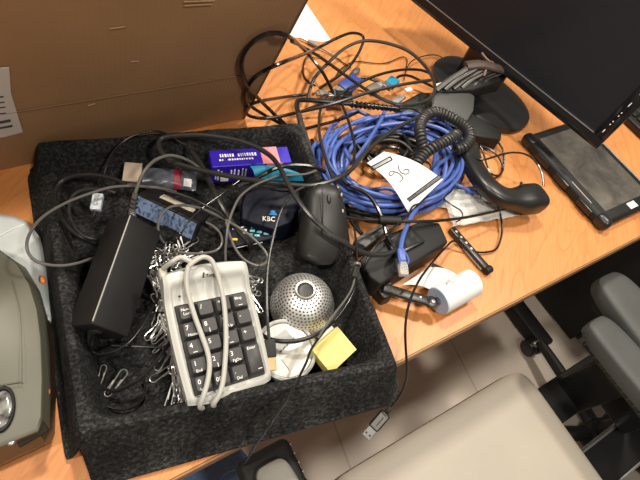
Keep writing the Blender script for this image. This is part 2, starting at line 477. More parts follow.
for i, s in enumerate(AX):
    for j, t in enumerate(AY):
        qx, qy = abs(s-W_/2)-W_/2+.007, abs(t-L_/2)-L_/2+.007
        if qx > 0 and qy > 0 and math.hypot(qx, qy) > .0295:       # rounded outer corner
            g = .0295/math.hypot(qx, qy)
            s2 = W_/2 + math.copysign(W_/2-.007+qx*g, s-W_/2); t2 = L_/2 + math.copysign(L_/2-.007+qy*g, t-L_/2)
        else: s2, t2 = s, t
        z, do = tray_h(s2, t2)
        p = traypt(s2, t2*(1.6 - .45*s2/W_) if t2 < 0 else t2); V[i, j] = bm_.verts.new((p.x, p.y, z))
for i in range(len(AX)-1):
    for j in range(len(AY)-1):
        k = [(i, j), (i+1, j), (i+1, j+1), (i, j+1)]
        if AX[i] < -.003 and AY[j] < -.003: continue          # the two skirts part at the front left corner
        if all(q in V for q in k): bm_.faces.new([V[q] for q in k])
bmesh.ops.recalc_face_normals(bm_, faces=bm_.faces[:])
mb = MB(); mb.bm = bm_
tray = tag(mb.build('felt_tray', FELT), 'charcoal felt moulded tray full of cables on the desk', 'tray')
sm = tray.modifiers.new('s', 'SOLIDIFY'); sm.thickness = .0025; sm.offset = -1

# ------------------------------------------------------------------ numeric keypad
M, kw, kl = frame(P(187.5, 406, .808), P(270, 379.5, .794), P(167, 275, .844))
kl *= 1.0
kp = thing('numeric_keypad', 'ivory numeric keypad with dark keys and cord looped over it', 'keypad', M @ Vector((kw/2, kl/2, 0)))
mb = MB()
def kz(v): return .010 + .010*smooth(.74, .93, v) - .012*smooth(.965, 1.0, v)
def kprof(u, v):                                  # top surface of the shell; the sides bow outwards slightly
    bow = .0025*(1-(2*v-1)**2)
    x = -bow + (kw+2*bow)*u
    yb = -.006*(1-(2*u-1)**2)*(1-v) + .004*(1-(2*u-1)**2)*v
    e = min(u, 1-u)*kw; ee = min(v, 1-v)*kl
    z = kz(v) - .004*(1-smooth(0, .005, e)) - .004*(1-smooth(0, .006, ee))
    if .07 < u < .93 and .04 < v < .93:
        z -= .0035*smooth(.07, .09, u)*smooth(.07, .09, 1-u)*smooth(.045, .06, v)*(1-smooth(.84, .90, v))
    return Vector((x, kl*v+yb, z))
nu, nv = 48, 64
b = bmesh.new(); G = [[b.verts.new(kprof(i/nu, j/nv)) for j in range(nv+1)] for i in range(nu+1)]
for i in range(nu):
    for j in range(nv): b.faces.new((G[i][j], G[i+1][j], G[i+1][j+1], G[i][j+1]))
bd = [e for e in b.edges if e.is_boundary]
ex = bmesh.ops.extrude_edge_only(b, edges=bd)
for v in [g for g in ex['geom'] if isinstance(g, bmesh.types.BMVert)]: v.co.z = -.004
bmesh.ops.contextual_create(b, geom=[e for e in b.edges if e.is_boundary])
bmesh.ops.recalc_face_normals(b, faces=b.faces[:])
mb._add(b, M); mb.build('shell', IVORY, kp)
MB().box((kw*.98, kl*.96, .010), M @ T((kw/2, kl/2, -.007)), .002).build('underside', mat('slate_plastic', (.10, .11, .14), .5), kp)
MB().box((kw*.86, kl*.685, .002), M @ T((kw*.5, kl*.395, .0072)), .001, 1).build('key_well', BLACK, kp)
cols, rows = 4, 5
x0, y0 = kw*.075, kl*.055; pw, phh = kw*.85/cols, kl*.675/rows
legends = [['0|Ins', '000|', '.|Del', None], ['1|End', '2|', '3|PgDn', 'Enter|'], ['4|', '5|', '6|', '+|'], ['7|Home', '8|', '9|PgUp', '-|'], ['Num|Lock', '/|', '*|', 'Bksp|']]
def keycap(cx, cy, w, h, leg):
    k = MB(); zt_, zb_ = .0155, .0075
    def ring(w, h, z, r, dy=0):
        out = []
        for sx, sy, a0 in ((1, 1, 0), (-1, 1, 90), (-1, -1, 180), (1, -1, 270)):
            for q in range(4):
                a = radians(a0+30*q); out.append(M @ Vector((cx+sx*(w/2-r)+r*cos(a), cy+dy+sy*(h/2-r)+r*sin(a), z)))
        return out
    k.sections([ring(w, h, zb_, .001), ring(w*.97, h*.97, zb_+.003, .0015), ring(w*.82, h*.80, zt_-.0006, .002, .0008), ring(w*.78, h*.76, zt_, .002, .0008)])
    o = k.build('keycap', KEYC, kp, ang=50)
    a, b_ = leg.split('|'); lx = cx-w*.30
    if a in ('Num', 'Bksp', 'Enter'): text(a, .0042, M @ T((lx-.0005, cy+h*.5-.0065, zt_+.0002)), WHITEINK, o)
    elif a == '000': text(a, .0062, M @ T((lx-.001, cy-.002, zt_+.0002)), WHITEINK, o)
    else: text(a, .0068, M @ T((lx, cy+.0005, zt_+.0002)), WHITEINK, o)
    if b_: text(b_, .0042, M @ T((lx+.001, (cy-.006) if a != 'Num' else cy-.0022, zt_+.0002)), WHITEINK, o)
    if a in ('4', '6', 'Enter', 'Bksp', '8', '2'):
        ar = MB()
        d = Vector((0, 1, 0)) if a in ('8', '2') else Vector((1, 0, 0)); ln = .0022
        c = Vector((lx+.0045, cy-(h*.30 if a == 'Enter' else .0042), zt_+.0002)) + (Vector((.004, 0, 0)) if a == 'Enter' else Vector())
        ar.tube([M @ (c-d*ln), M @ (c+d*ln)], .0004, 5, smooth=False); ar.build('legend_arrow', WHITEINK, o)
for r in range(rows):
    for c in range(cols):
        leg = legends[r][c]
        if leg is None: continue
        cx, cy, w, h = x0+pw*(c+.5), y0+phh*(r+.5), pw*.95, phh*.95
        if leg.startswith('Enter'): cy -= phh/2; h += phh
        keycap(cx, cy, w, h, leg)
text('Targus', .0050, M @ T((kw*.47, kl*.895, .0198)), BLACKINK, kp, 'maker_logo', depth=.0004)
MB().tube([M @ Vector((kw*.435, kl*.895, .0200)), M @ Vector((kw*.452, kl*.935, .0204))], .0009, 6, smooth=False).build('maker_emblem', BLACKINK, kp)
MB().cyl(.0012, .001, M @ T((kw*.15, kl*.80, .0103)), 10).build('indicator_led', BLACKINK, kp)
MB().box((.007, .0006, .0006), M @ T((kw*.26, kl*.805, .0098))).build('indicator_text', mat('grey_ink', (.3, .29, .26), .7), kp)
def kpt(u, v, h): return M @ Vector((kw*u, kl*v, h))
# cord: leaves the back edge, folds over the keypad twice
def sk(x, y, h):   # pixel on the sloping key surface, lifted by h
    a = Vector((0, 0, HC)); d = P(x, y, .8)-a; n = (M.to_3x3() @ Vector((0, 0, 1))); o = M @ Vector((0, 0, .016+h))
    return a + d*((o-a).dot(n)/d.dot(n))
A = [kpt(.03, .985, .008), kpt(.03, 1.03, .012), sk(172, 262, .010), sk(180, 257.5, .013), sk(187, 260, .013), sk(192, 263, .012)]
cordA = A + [sk(188, 268, .012), sk(186.5, 282, .008), sk(189, 297, .005), sk(195, 317, .004), sk(202, 336, .004), sk(207.5, 352, .004), sk(209.5, 366, .004), sk(207.5, 382, .004), sk(203, 397, .002), sk(200, 407, -.006), kpt(.22, -.05, -.008), kpt(.25, -.03, -.016)]
MB().tube(cordA, .0026, 10).build('cord', CORDI, kp)
cordB = [sk(189, 266, .013), sk(194, 261.5, .014), sk(203, 257, .014), sk(211, 260, .012), sk(216, 270, .010), sk(220, 284, .007), sk(223.5, 300, .005), sk(225.5, 320, .004), sk(226, 342, .004), sk(225, 362, .004), sk(223, 381, .004), sk(219, 395, .002), sk(213, 405, -.006), kpt(.36, -.05, -.008), kpt(.40, -.02, -.016)]
MB().tube(cordB, .0026, 10).build('cord', CORDI, kp)
MB().cyl(.0042, .012, T(kpt(.03, 1.0, .009)) @ align(M.to_3x3() @ Vector((0, 1, .2))), 12, bev=.001).build('strain_relief', IVORYD, kp)

# ------------------------------------------------------------------ paper clips
def clip_path(s=1.):
    L1, w = .030*s, .0075*s
    pts = []
    def arc(cx, cy, r, a0, a1, n=7): pts.extend([Vector((cx+r*cos(radians(a0+(a1-a0)*i/n)), cy+r*sin(radians(a0+(a1-a0)*i/n)), 0)) for i in range(n+1)])
    pts.append(Vector((-w/2+.0006, L1*.55, 0)))
    arc(0, .004*s, w/2-.0006, 180, 360); arc(.0006, L1-.004*s, w/2, 0, 180); arc(.0009, .0085*s, w/2-.0013, 180, 360); pts.append(Vector((w/2-.001, L1*.68, .0004)))
    return pts
mb = MB(); mb.tube(clip_path(), .00068, 5, smooth=False)
clip0 = mb.build('paper_clip', STEEL, origin=(0, 0, 0))
used = [False]
def place_clip(p, rot, label, group=None, sc=1.):
    o = clip0 if not used[0] else clip0.copy()
    if used[0]: COL.objects.link(o)
    used[0] = True
    o.location = p; o.rotation_euler = rot; o.scale = (sc, sc, sc)
    tag(o, label, 'paper clip', group)
    if not group and 'group' in o: del o['group']
    return o
gA = 'silver paper clips heaped beside the keypad'
for k in range(64):
    t = (k+random.random())/64; x = 159 + 25*t + random.uniform(-4, 6); y = 286 + 116*t
    a0 = random.choice((-.28, 2.86))
    place_clip(P(x, y, TF+.005+random.random()*.022), (random.uniform(-.3, .3), random.uniform(-.9, .9), a0+random.gauss(0, .35)), 'silver paper clip in the heap along the left side of the numeric keypad', gA)
gB = 'silver paper clips heaped below the blue-labelled adapter'
for k in range(44):
    place_clip(P(random.uniform(155, 186), random.uniform(247, 266), TF+.003+random.random()*.014), (random.uniform(-.5, .5), random.uniform(-.5, .5), random.uniform(-3, 3)), 'silver paper clip in the heap between the adapters and the keypad', gB, .85)
gC = 'silver paper clips to the right of the keypad'
for k in range(9):
    place_clip(P(random.uniform(250, 264), random.uniform(276, 318), TF+.004+random.random()*.016), (random.uniform(-.4, .4), random.uniform(-.4, .4), random.uniform(.2, 1.0)), 'silver paper clip wedged between the keypad and the steel dome', gC)
place_clip(P(105, 397, .760), (.12, .1, -.96), 'single large silver paper clip lying on the bare felt at front left', None, 1.1)
place_clip(P(97, 388, .764), (.3, .3, -.53), 'silver paper clip under the large power adapter, against the left wall', None, .8)

# ------------------------------------------------------------------ big power adapter standing on edge
R1, R2 = P(131, 213, .850), P(91.5, 324, .836)
ax = (R2-R1); LA = ax.length; ax.normalize()
side = Vector((0, 0, 1)).cross(ax).normalized()      # level, square to the adapter
if side.x < 0: side = -side
nup = ax.cross(side); nup = nup if nup.z > 0 else -nup
th = radians(46)
dR = side*cos(th) - nup*sin(th)                        # across the right face, downwards
dL = -side*sin(th) - nup*cos(th)                       # across the left face
pa = thing('power_adapter', 'large black power adapter brick tilted on its edge at tray left', 'power adapter', (R1+R2)/2)
c = (R1+R2)/2 + dR*.022 + dL*.0215
MM = Matrix(((ax.x, dR.x, dL.x, c.x), (ax.y, dR.y, dL.y, c.y), (ax.z, dR.z, dL.z, c.z), (0, 0, 0, 1)))
MB().box((LA, .044, .043), MM, .0022, 3).build('case', BLACKM, pa)
MB().tube([R1+ax*.003+(dR+dL)*.0002, R2-ax*.003+(dR+dL)*.0002], .0008, 8, smooth=False).build('edge_highlight', mat('grey_edge_highlight', (.26, .25, .23), .4), pa)  # highlight along the ridge, painted as a thin light grey line
e0 = R1 + dR*.008 + dL*.008
srel = [e0, e0+(P(131, 205, .855)-R1), P(135, 194, .862)]
MB().tube(srel, .004, 12, radii=lambda t: .0046-.0018*t).build('strain_relief', CABLEL, pa)
for k in (.45, .62, .8):
    p = e0.lerp(P(135, 194, .862), k)
    MB().lathe([(.0035, -.001), (.0045, -.0004), (.0045, .0004), (.0035, .001)], T(p) @ align(P(135, 194, .862)-e0), 12).build('relief_ring', CABLEG, pa)
MB().tube([P(135, 194, .862), P(138, 185, .862), P(142, 175, .862), P(147.5, 167, .862), P(154, 161, .860), P(161, 157.5, .858), P(169, 155.5, .855), P(178, 156.5, .850), P(187, 160, .842), P(194, 164, .832), P(200, 169, .822), P(205, 175, .805)], .0019, 8).build('cord', CABLEL, pa)
MB().tube([R2+dR*.018+dL*.012-ax*.002, P(91, 338, .80), P(91, 350, .785), P(98, 354, .782), P(107, 353, .784), P(118, 349, .785), P(129, 342, .787), P(137, 333, .789), P(144, 323, .791), P(152, 309, .793), P(160, 296, .79), P(166, 288, .775)], .0014, 8).build('cord', CABLE, pa)
MB().tube([R2+dR*.018+dL*.012, P(91, 332, .805), P(91, 345, .788)], .0032, 8).build('strain_relief', CABLEG, pa)

# ------------------------------------------------------------------ second adapter with blue label
M2, w2, d2 = frame(P(138, 193, .803), P(200, 222.5, .800), P(165, 184, .803))
a2 = thing('power_adapter', 'black power adapter with a blue label on its side, beside the clips', 'power adapter', M2 @ Vector((w2/2, .017, 0)))
d2 = .034; h2 = .030
M2 = M2 @ Matrix.Rotation(radians(-34), 4, 'X')
MB().box((w2, d2, h2), M2 @ T((w2/2, d2/2, -h2/2)), .002, 2).build('case', BLACK, a2)
def label2_mat():
    m = bpy.data.materials.new('blue_printed_label'); nt, b = nodes_of(m); N, L = nt.nodes, nt.links
    tc = N.new('ShaderNodeTexCoord'); nz = N.new('ShaderNodeTexNoise'); nz.inputs['Scale'].default_value = 260; nz.inputs['Detail'].default_value = 3
    L.new(tc.outputs['Object'], nz.inputs['Vector']); rp = N.new('ShaderNodeValToRGB'); e = rp.color_ramp.elements
    e[0].position = .38; e[0].color = (.05, .075, .14, 1); e[1].position = .52; e[1].color = (.17, .245, .40, 1)
    L.new(nz.outputs['Fac'], rp.inputs['Fac']); L.new(rp.outputs['Color'], b.inputs['Base Color']); b.inputs['Roughness'].default_value = .5
    return m
MB().box((w2*.94, .0006, h2*.78), M2 @ T((w2*.49, -.0003, -h2*.5))).build('rating_label', label2_mat(), a2)
MB().box((.046, .013, .0006), M2 @ T((w2*.52, .022, .0004)) @ Matrix.Rotation(.05, 4, 'Z')).build('sticker', mat('cream_sticker', (.66, .60, .47), .7), a2)
MB().tube([M2 @ Vector((w2, .017, -.015)), M2 @ Vector((w2+.012, .016, -.014)), M2 @ Vector((w2+.020, .012, -.013))], .004, 10, radii=lambda t: .0045-.002*t).build('strain_relief', CABLEG, a2)

# ------------------------------------------------------------------ plastic pouch, box, card readers, mouse
M3, w3, d3 = frame(P(124, 186, .776), P(196, 191, .776), P(124, 166, .780))
pc = thing('plastic_pouch', 'clear plastic pouch with a dark red stripe at the back of the tray', 'pouch', M3 @ Vector((w3/2, d3/2, 0)))
def pouch(u, v): return M3 @ Vector((w3*u, d3*v, .010*sin(pi*u)**.5*sin(pi*v)**.5 + .0015*noise.noise(Vector((u*7, v*4, 2)))))
def pouchb(u, v): return M3 @ Vector((w3*u, d3*v, -.004))
MB().quadgrid(pouch, 24, 10, .0008).build('film', mat('smoky_plastic', (.055, .06, .075), .25, var=.8, scale=60), pc)
MB().box((w3*.24, d3*.92, .002), M3 @ T((w3*.11, d3*.5, .0105))).build('backing_card', mat('beige_card', (.38, .31, .24), .7), pc)
MB().quadgrid(lambda u, v: pouch(.68+.10*u, v) + Vector((0, 0, .0012)), 3, 10, .0006).build('stripe', mat('dark_red_tape', (.16, .006, .02), .4), pc)
MB().quadgrid(lambda u, v: pouch(.82+.11*u, .1+.35*v) + Vector((0, 0, .0010)), 4, 6, .0005).build('leaflet', PAPER, pc)

M4, w4, d4 = frame(P(212, 167, .796), P(292, 162, .796), P(206, 155, .796))
vb = thing('small_carton', 'violet-blue carton with pink end band at the back of the tray', 'carton', M4 @ Vector((w4/2, .016, 0)))
h4 = .036; d4 = .030
MB().box((w4, d4, h4), M4 @ T((w4/2, d4/2, -h4/2)), .0008, 1).build('carton', PURPLE, vb)
MB().box((w4*.22, d4*1.01, .0006), M4 @ T((w4*.74, d4/2, .0003))).build('pink_band', PINK, vb)
MB().box((w4*.20, .0006, h4*.3), M4 @ T((w4*.78, -.0003, -h4*.16))).build('pink_band', PINK, vb)
b1 = MB()
for k, (u0, u1, v, t) in enumerate([(.12, .30, .62, .0022), (.34, .56, .62, .0024), (.16, .52, .36, .0012), (.1, .2, .36, .0012)]):
    u = u0
    while u < u1:
        l = random.uniform(.012, .026); b1.box((w4*l, d4*t*80, .0005), M4 @ T((w4*(u+l/2), d4*v, .0004))); u += l+.012
b1.build('lettering', WHITEINK, vb)
b1 = MB()
for x, hh in [(.05, .5), (.08, .62), (.12, .4), (.24, .5), (.28, .55), (.33, .45), (.38, .6), (.42, .5)]:
    b1.box((w4*.018, .0005, h4*hh), M4 @ T((w4*x, -.0004, -h4*.5)))
b1.build('lettering', WHITEINK, vb)
MB().box((w4*.10, .0006, h4*.34), M4 @ T((w4*.16, -.0003, -h4*.72))).build('white_patch', WHITEINK, vb)

# teal-topped navy case with white bank logo
kc = thing('card_reader_case', 'navy blue case with teal top edge and white bank logo, mid tray', 'case', P(270, 205, .775))
top = [P(246, 190, .808), P(262, 186, .812), P(284, 188, .812), P(300, 190, .806), P(301, 205, .80), P(292, 222, .795), P(272, 229, .792), P(252, 223, .792), P(241, 219, .793), P(241, 203, .80)]
MB().prism(top, TF+.003, .003, 3).build('body', NAVY, kc)
def tealq(u, v):
    a = P(250, 166, .822).lerp(P(297, 172, .820), u); b_ = P(256, 180, .812).lerp(P(304, 181, .810), u)
    return a.lerp(b_, v) + Vector((0, 0, .006*sin(pi*u)*(1-v)+.004*sin(pi*v)))
MB().quadgrid(tealq, 14, 6, .003).build('teal_top', TEAL, kc)
ML, wl, hl = frame(P(262, 221, .7965), P(281, 222, .7965), P(263, 208, .804))
text('KBC', .0088, ML @ T((.000, .0, .002)), WHITEINK, kc, 'logo_lettering', depth=.0006)
b1 = MB(); b1.super(.0036, .0026, .0008, ML @ T((wl*.55, .0118, .003)), 1, 1, 8, 14); b1.box((.010, .0025, .0012), ML @ T((wl*.55, .0092, .0026)), .0004, 1)
b1.build('logo_emblem', mat('logo_blue', (.01, .20, .55), .5), kc)

M5, w5, d5 = frame(P(226, 249, .775), P(278, 238, .775), P(229, 226, .782))
cr = thing('card_reader', 'flat navy card reader with teal and green keys in front of navy case', 'card reader', M5 @ Vector((w5/2, d5/2, 0)))
MB().box((w5, d5, .012), M5 @ T((w5/2, d5/2, -.006)), .003, 3).build('case', NAVY, cr)
for (u, v, m, w) in [(.60, .72, 'lk', .1), (.72, .60, 'lk', .1), (.84, .46, 'lk', .1), (.56, .56, 'lk', .1), (.68, .44, 'lk', .1), (.80, .30, 'lk', .1), (.50, .42, 'gk', .11), (.62, .30, 'lk', .1), (.20, .34, 'yk', .10), (.44, .66, 'wk', .05), (.40, .56, 'wk', .05)]:
    mm = {'lk': mat('light_teal_key', (.20, .52, .62), .45), 'gk': mat('green_key', (.03, .36, .14), .45), 'yk': mat('yellow_key', (.75, .55, .04), .45), 'wk': WHITEINK}[m]
    MB().box((w5*w, d5*.11, .002), M5 @ T((w5*u, d5*v, .0008)) @ Matrix.Rotation(-.25, 4, 'Z'), .0006, 1).build('key', mm, cr)
MB().box((w5*.22, .0012, .0006), M5 @ T((w5*.32, d5*.82, .0003))).build('lettering', WHITEINK, cr)
MB().box((w5*.5, .0008, .0012), M5 @ T((w5*.45, -.0003, -.004))).build('edge_line', WHITEINK, cr)  # thin white line along the front edge of the reader

# black mouse standing on its tail
Mm, wm, lm = frame(P(298, 266, .782), P(351, 262, .782), P(314, 184, .846))
ms = thing('computer_mouse', 'black computer mouse propped up against the right tray wall', 'mouse', P(325, 255, TF))
def mring(v):
    y = lm*v; hw = wm*.5*(1.0*(1-.52*max(0, v-.22)**1.15))*(min(1, (v+.02)/.14)**.5)*(1 if v < .86 else max(.3, math.sqrt(max(0, 1-((v-.86)/.15)**2))))
    hh = .019*(.65+.5*sin(pi*min(1, v*.9+.1)))*(1 if v < .86 else max(.35, math.sqrt(max(0, 1-((v-.86)/.15)**2))))
    cx = wm*(.5+.05*v)
    return [Mm @ Vector((cx+hw*math.copysign(abs(cos(a))**.75, cos(a)), y, -.008 + hh*math.copysign(abs(sin(a))**.85, sin(a)))) for a in [2*pi*k/28 for k in range(28)]]
MB().sections([mring(k/22*1.0) for k in range(23)]).build('shell', mat('grey_black_soft_plastic', (.014, .0135, .0125), .45, var=.25, scale=50), ms)
b1 = MB(); b1.tube([Mm @ Vector((wm*(.40+.02*k/5), lm*(.40+.11*k), .0145+.002*sin(k*.7))) for k in range(6)], .0006, 6)
b1.build('button_split', BLACK, ms)
for u, v in ((.80, .86), (.82, .66), (.78, .52)):
    MB().super(.0012, .0025, .0008, Mm @ T((wm*u, lm*v, .0085)), 1, 1, 8, 10).build('scratch', mat('pale_scratch', (.4, .38, .34), .5), ms)
MB().super(.003, .007, .003, Mm @ T((wm*.56, lm*.80, .0085)), 1, 1, 10, 14).build('scroll_wheel', CABLEG, ms)

# ------------------------------------------------------------------ steel dome, round case, sticky notes
R = .0395
dc = P(302, 305, .776)
sd = thing('steel_speaker_dome', 'perforated silver steel dome with round hole, beside the keypad', 'speaker', (dc.x, dc.y, TF))
hd = (P(305, 290, .80) - dc); 
az = math.atan2(-.25, -.62)
hv = None
# pole of the hole pattern: where the line of sight of the ring meets the ball
a = Vector((0, 0, HC)); d = (P(305.5, 289.5, .8)-a).normalized(); bq = d.dot(a-dc); cq = (a-dc).length_squared-R*R
hit = a + d*(-bq - math.sqrt(bq*bq-cq)); hn = (hit-dc).normalized()
Q = hn.to_track_quat('Z', 'Y').to_matrix().to_4x4()
prof = [(R*sin(t), R*cos(t)) for t in [radians(x) for x in range(14, 180, 4)]] + [(0, -R)]
b = MB().lathe(prof, T(dc) @ Q, 64)
ball = b.build('perforated_shell', PERF, sd)
# object coordinates of the shell must be centred on the ball
off = dc - ORG[sd.name]
ball.data.transform(Matrix.Translation(-off)); ball.location = off; ball.data.transform(Q.inverted()); ball.rotation_euler = Q.to_euler()
MB().lathe([(R*.245, -.002), (R*.25, .0012), (R*.30, .0016), (R*.325, .0004), (R*.33, -.002)], T(dc+hn*R*.965) @ Q, 40).build('ring', mat('satin_steel', (.75, .74, .70), .3, 1), sd)
def mesh_mat():
    m = bpy.data.materials.new('fine_dark_mesh'); nt, b = nodes_of(m); N, L = nt.nodes, nt.links
    tc = N.new('ShaderNodeTexCoord'); vo = N.new('ShaderNodeTexVoronoi'); vo.inputs['Scale'].default_value = 480; vo.inputs['Randomness'].default_value = .1
    L.new(tc.outputs['Object'], vo.inputs['Vector']); rp = N.new('ShaderNodeValToRGB'); e = rp.color_ramp.elements
    e[0].position = .42; e[0].color = (.01, .01, .01, 1); e[1].position = .56; e[1].color = (.09, .088, .085, 1)
    L.new(vo.outputs['Distance'], rp.inputs['Fac']); L.new(rp.outputs['Color'], b.inputs['Base Color']); b.inputs['Metallic'].default_value = .6
    return m
MB().super(R*.245, R*.245, .0015, T(dc+hn*R*.935) @ Q, 1, 1, 8, 24).build('inner_mesh', mesh_mat(), sd)
MB().cyl(R*.8, .006, T((dc.x, dc.y, TF+.002)), 32, bev=.001).build('base', GREYM, sd)

rc = P(283, 350, .785)
rd = thing('round_plastic_case', 'round white plastic case with clear lid between keypad and notes', 'case', (rc.x, rc.y, TF))
Mr = T((rc.x, rc.y, TF+.014)) @ Euler((.10, .12, 0)).to_matrix().to_4x4()
RR = .0345
MB().lathe([(0, .002), (RR*.92, .002), (RR, .006), (RR*1.04, .016), (RR*1.04, .0225), (RR*.98, .024), (RR*.93, .0225), (RR*.92, .018), (0, .018)], Mr, 48).build('dish', IVORY, rd)
b1 = MB()
b1.lathe([(0, .0212), (RR*.90, .0208), (RR*.91, .0195), (0, .0195)], Mr, 40)
b1.build('clear_lid', mat('milky_clear_plastic', (.36, .355, .32), .3), rd)
MB().box((.024, .017, .0007), Mr @ T((.000, .011, .0217)) @ Matrix.Rotation(.25, 4, 'Z')).build('silver_label', mat('silver_foil', (.27, .27, .26), .45, .0, var=.1, scale=120), rd)
MB().box((.028, .015, .0007), Mr @ T((.005, -.012, .0217)) @ Matrix.Rotation(.25, 4, 'Z')).build('paper_label', mat('greyish_label', (.40, .39, .34), .6, var=.1, scale=120), rd)
b1 = MB()
for k in range(5): b1.box((.003+.002*(k % 2), .0013, .0006), Mr @ T((-.007+.005*k, .0005+.002*k, .0222)) @ Matrix.Rotation(.5, 4, 'Z'))
b1.build('label_print', BLACKINK, rd)

Ms, ws, hs = frame(P(331, 374, .785), P(355, 350, .785), P(312.5, 348, .794))
sn = thing('sticky_note_pad', 'pad of yellow sticky notes lying tilted in the tray corner', 'note pad', P(333, 350, TF))
ws *= 1.0
MB().box((ws, hs*.97, .013), Ms @ T((ws/2, hs*.48, -.0065))).build('note_block', YELLOW, sn, smooth=False)
MB().box((ws*1.0, hs*1.0, .006), Ms @ T((ws*.58, hs*.55, -.0165)) @ Matrix.Rotation(.06, 4, 'Z')).build('backing_pad', PAPER, sn, smooth=False)
MB().quadgrid(lambda u, v: Ms @ Vector((ws*u, hs*.97*v, .0006+.0035*(u**3)*(1-.4*v))), 8, 4, .0003).build('top_sheet', mat('fresh_yellow_sheet', (.64, .57, .19), .75), sn)
# second little yellow pad under the dome
M6, w6, h6 = frame(P(311, 362, .765), P(322, 343, .765), P(296, 342, .765))
MB().box((w6, h6*.9, .012), M6 @ T((w6/2, h6*.45, -.006))).build('note_pad_part', YELLOW, sn)

# ------------------------------------------------------------------ ethernet plug at tray left
ep = thing('patch_cable', 'grey network cable with pale plug at the back left of the tray', 'cable', P(92, 215, .80))
Me, we, he = frame(P(90, 210, .818), P(101, 211, .818), P(94, 191, .822))
MB().box((.0115, .021, .008), Me @ T((.0058, .0105, 0)), .0012, 2).build('plug', mat('pale_blue_plug', (.50, .55, .62), .3, var=.2, scale=120), ep)
MB().box((.004, .014, .003), Me @ T((.0058, .012, .005)), .0006, 1).build('latch', CLEAR, ep)
MB().tube([Me @ Vector((.006, 0, 0)), P(92, 217, .812), P(85, 214, .806), P(76, 208, .80), P(69, 201, .792), P(64, 194, .78)], .0026, 8).build('cord', CABLEG, ep)

# ------------------------------------------------------------------ blue network cable coil
ec = thing('network_cable', 'coiled blue network cable with clear plugs beside the tray', 'cable', P(390, 165, DESK))
pts = []
turns = 15
cx0, cy0 = 392, 163
for k in range(turns*16):
    a = 2*pi*k/16; tn = k/16
    q = 0.60 + .43*((tn*0.618) % 1.0)
    wob = 1+.05*sin(3*a+tn*2.1)
    X = cx0 + (76*q*wob)*cos(a) + 3*sin(tn*3.7)
    Y = cy0 + (50*q*wob)*sin(a) + 3*cos(tn*2.9) + 8*cos(a)*(-.2)
    z = .7475 + .034*((tn*.37+.08*sin(tn*5)) % 1.0) + .006*sin(a*2+tn)
    pts.append(P(X, Y, max(z, .7445)))
for q in [(424, 200, .785), (418, 207, .79), (412, 215, .795), (406, 228, .80), (402, 240, .803), (400.5, 250, .804)]: pts.append(P(*q))
MB().tube(pts, .0034, 8, sub=3).build('coil', BLUE, ec)
MB().tube([P(345, 150, .79), P(352, 160, .795), P(362, 150, .797), P(372, 135, .798), P(381, 120, .79), P(384, 112, .78)], .0031, 8).build('coil', BLUE, ec)
MB().tube([P(330, 128, .775), P(324, 145, .785), P(330, 165, .79), P(346, 182, .793), P(372, 193, .793), P(400, 198, .793), P(430, 192, .79), P(452, 178, .785), P(461, 160, .778), P(455, 145, .77)], .0031, 8).build('coil', BLUE, ec)
MB().tube([P(317, 160, .77), P(325, 178, .78), P(345, 196, .783), P(375, 205, .786), P(405, 204, .79), P(437, 196, .79), P(455, 182, .787), P(462, 168, .785), P(462, 155, .782)], .0031, 8).build('coil', BLUE, ec)
MB().tube([P(436, 176, .765), P(452, 183, .768), P(464, 188, .768), P(472, 193, .766)], .0031, 8).build('coil', BLUE, ec)
def rj45(p, q, z_up):
    """p where the boot starts, q where the clear plug ends"""
    d = (q-p).normalized(); Z = Vector((0, 0, 1)); s = d.cross(Z).normalized(); n = s.cross(d)
    Mx = Matrix(((s.x, d.x, n.x, p.x), (s.y, d.y, n.y, p.y), (s.z, d.z, n.z, p.z), (0, 0, 0, 1)))
    L = (q-p).length
    MB().box((.0115, L*.5, .009), Mx @ T((0, L*.28, 0)), .003, 3).build('boot', BLUE, ec)
    for k in (-1, 1): MB().tube([Mx @ Vector((k*.005, L*.2, .003)), Mx @ Vector((k*.0065, L*.5, .006)), Mx @ Vector((k*.005, L*.62, .005))], .0013, 6).build('boot_ear', BLUE, ec)
    MB().box((.0115, L*.46, .008), Mx @ T((0, L*.76, 0)), .0008, 1).build('clear_plug', CLEAR, ec)
    b1 = MB()
    for k in range(8): b1.box((.0006, .006, .0006), Mx @ T((-.0042+.0012*k, L*.9, .0035)))
    b1.build('contact', mat('gold_contact', (.75, .52, .20), .3, 1), ec)
rj45(P(400.5, 248, .804), P(404, 276, .802), 0)
rj45(P(466, 189, .766), P(482, 196, .764), 0)

cable('power_cable', 'black cable wound up in the middle of the blue coil', [(360, 150, .752), (370, 138, .755), (390, 134, .758), (412, 140, .758), (418, 152, .758), (408, 164, .76), (388, 168, .762), (370, 162, .764), (366, 150, .766), (378, 142, .767), (398, 141, .768), (410, 149, .769), (402, 160, .77), (386, 162, .771), (376, 155, .772), (384, 147, .773), (398, 148, .774), (403, 155, .774)], .0034, CABLE)
cable('power_cable', 'black cable bunched under the lower rim of the blue coil', [(320, 196, .756), (340, 207, .758), (362, 213, .76), (390, 214, .76), (415, 210, .758), (400, 218, .756), (372, 219, .755), (345, 212, .753), (330, 204, .752)], .0032, CABLE)
def tangle(seed, n, cx, cy, rx, ry, z0, z1):
    rg = random.Random(seed); out = []; a = rg.uniform(0, 6)
    for k in range(n):
        a += rg.uniform(.5, .9); q = rg.uniform(.55, 1.); out.append((cx+rx*q*cos(a), cy+ry*q*sin(a), z0+(z1-z0)*k/n + rg.uniform(0, .004)))
    return out
cable('power_cable', 'thick black cable tangled lowest inside the blue coil beside the tag', tangle(1, 30, 385, 148, 36, 18, .7445, .766), .0034, CABLE)
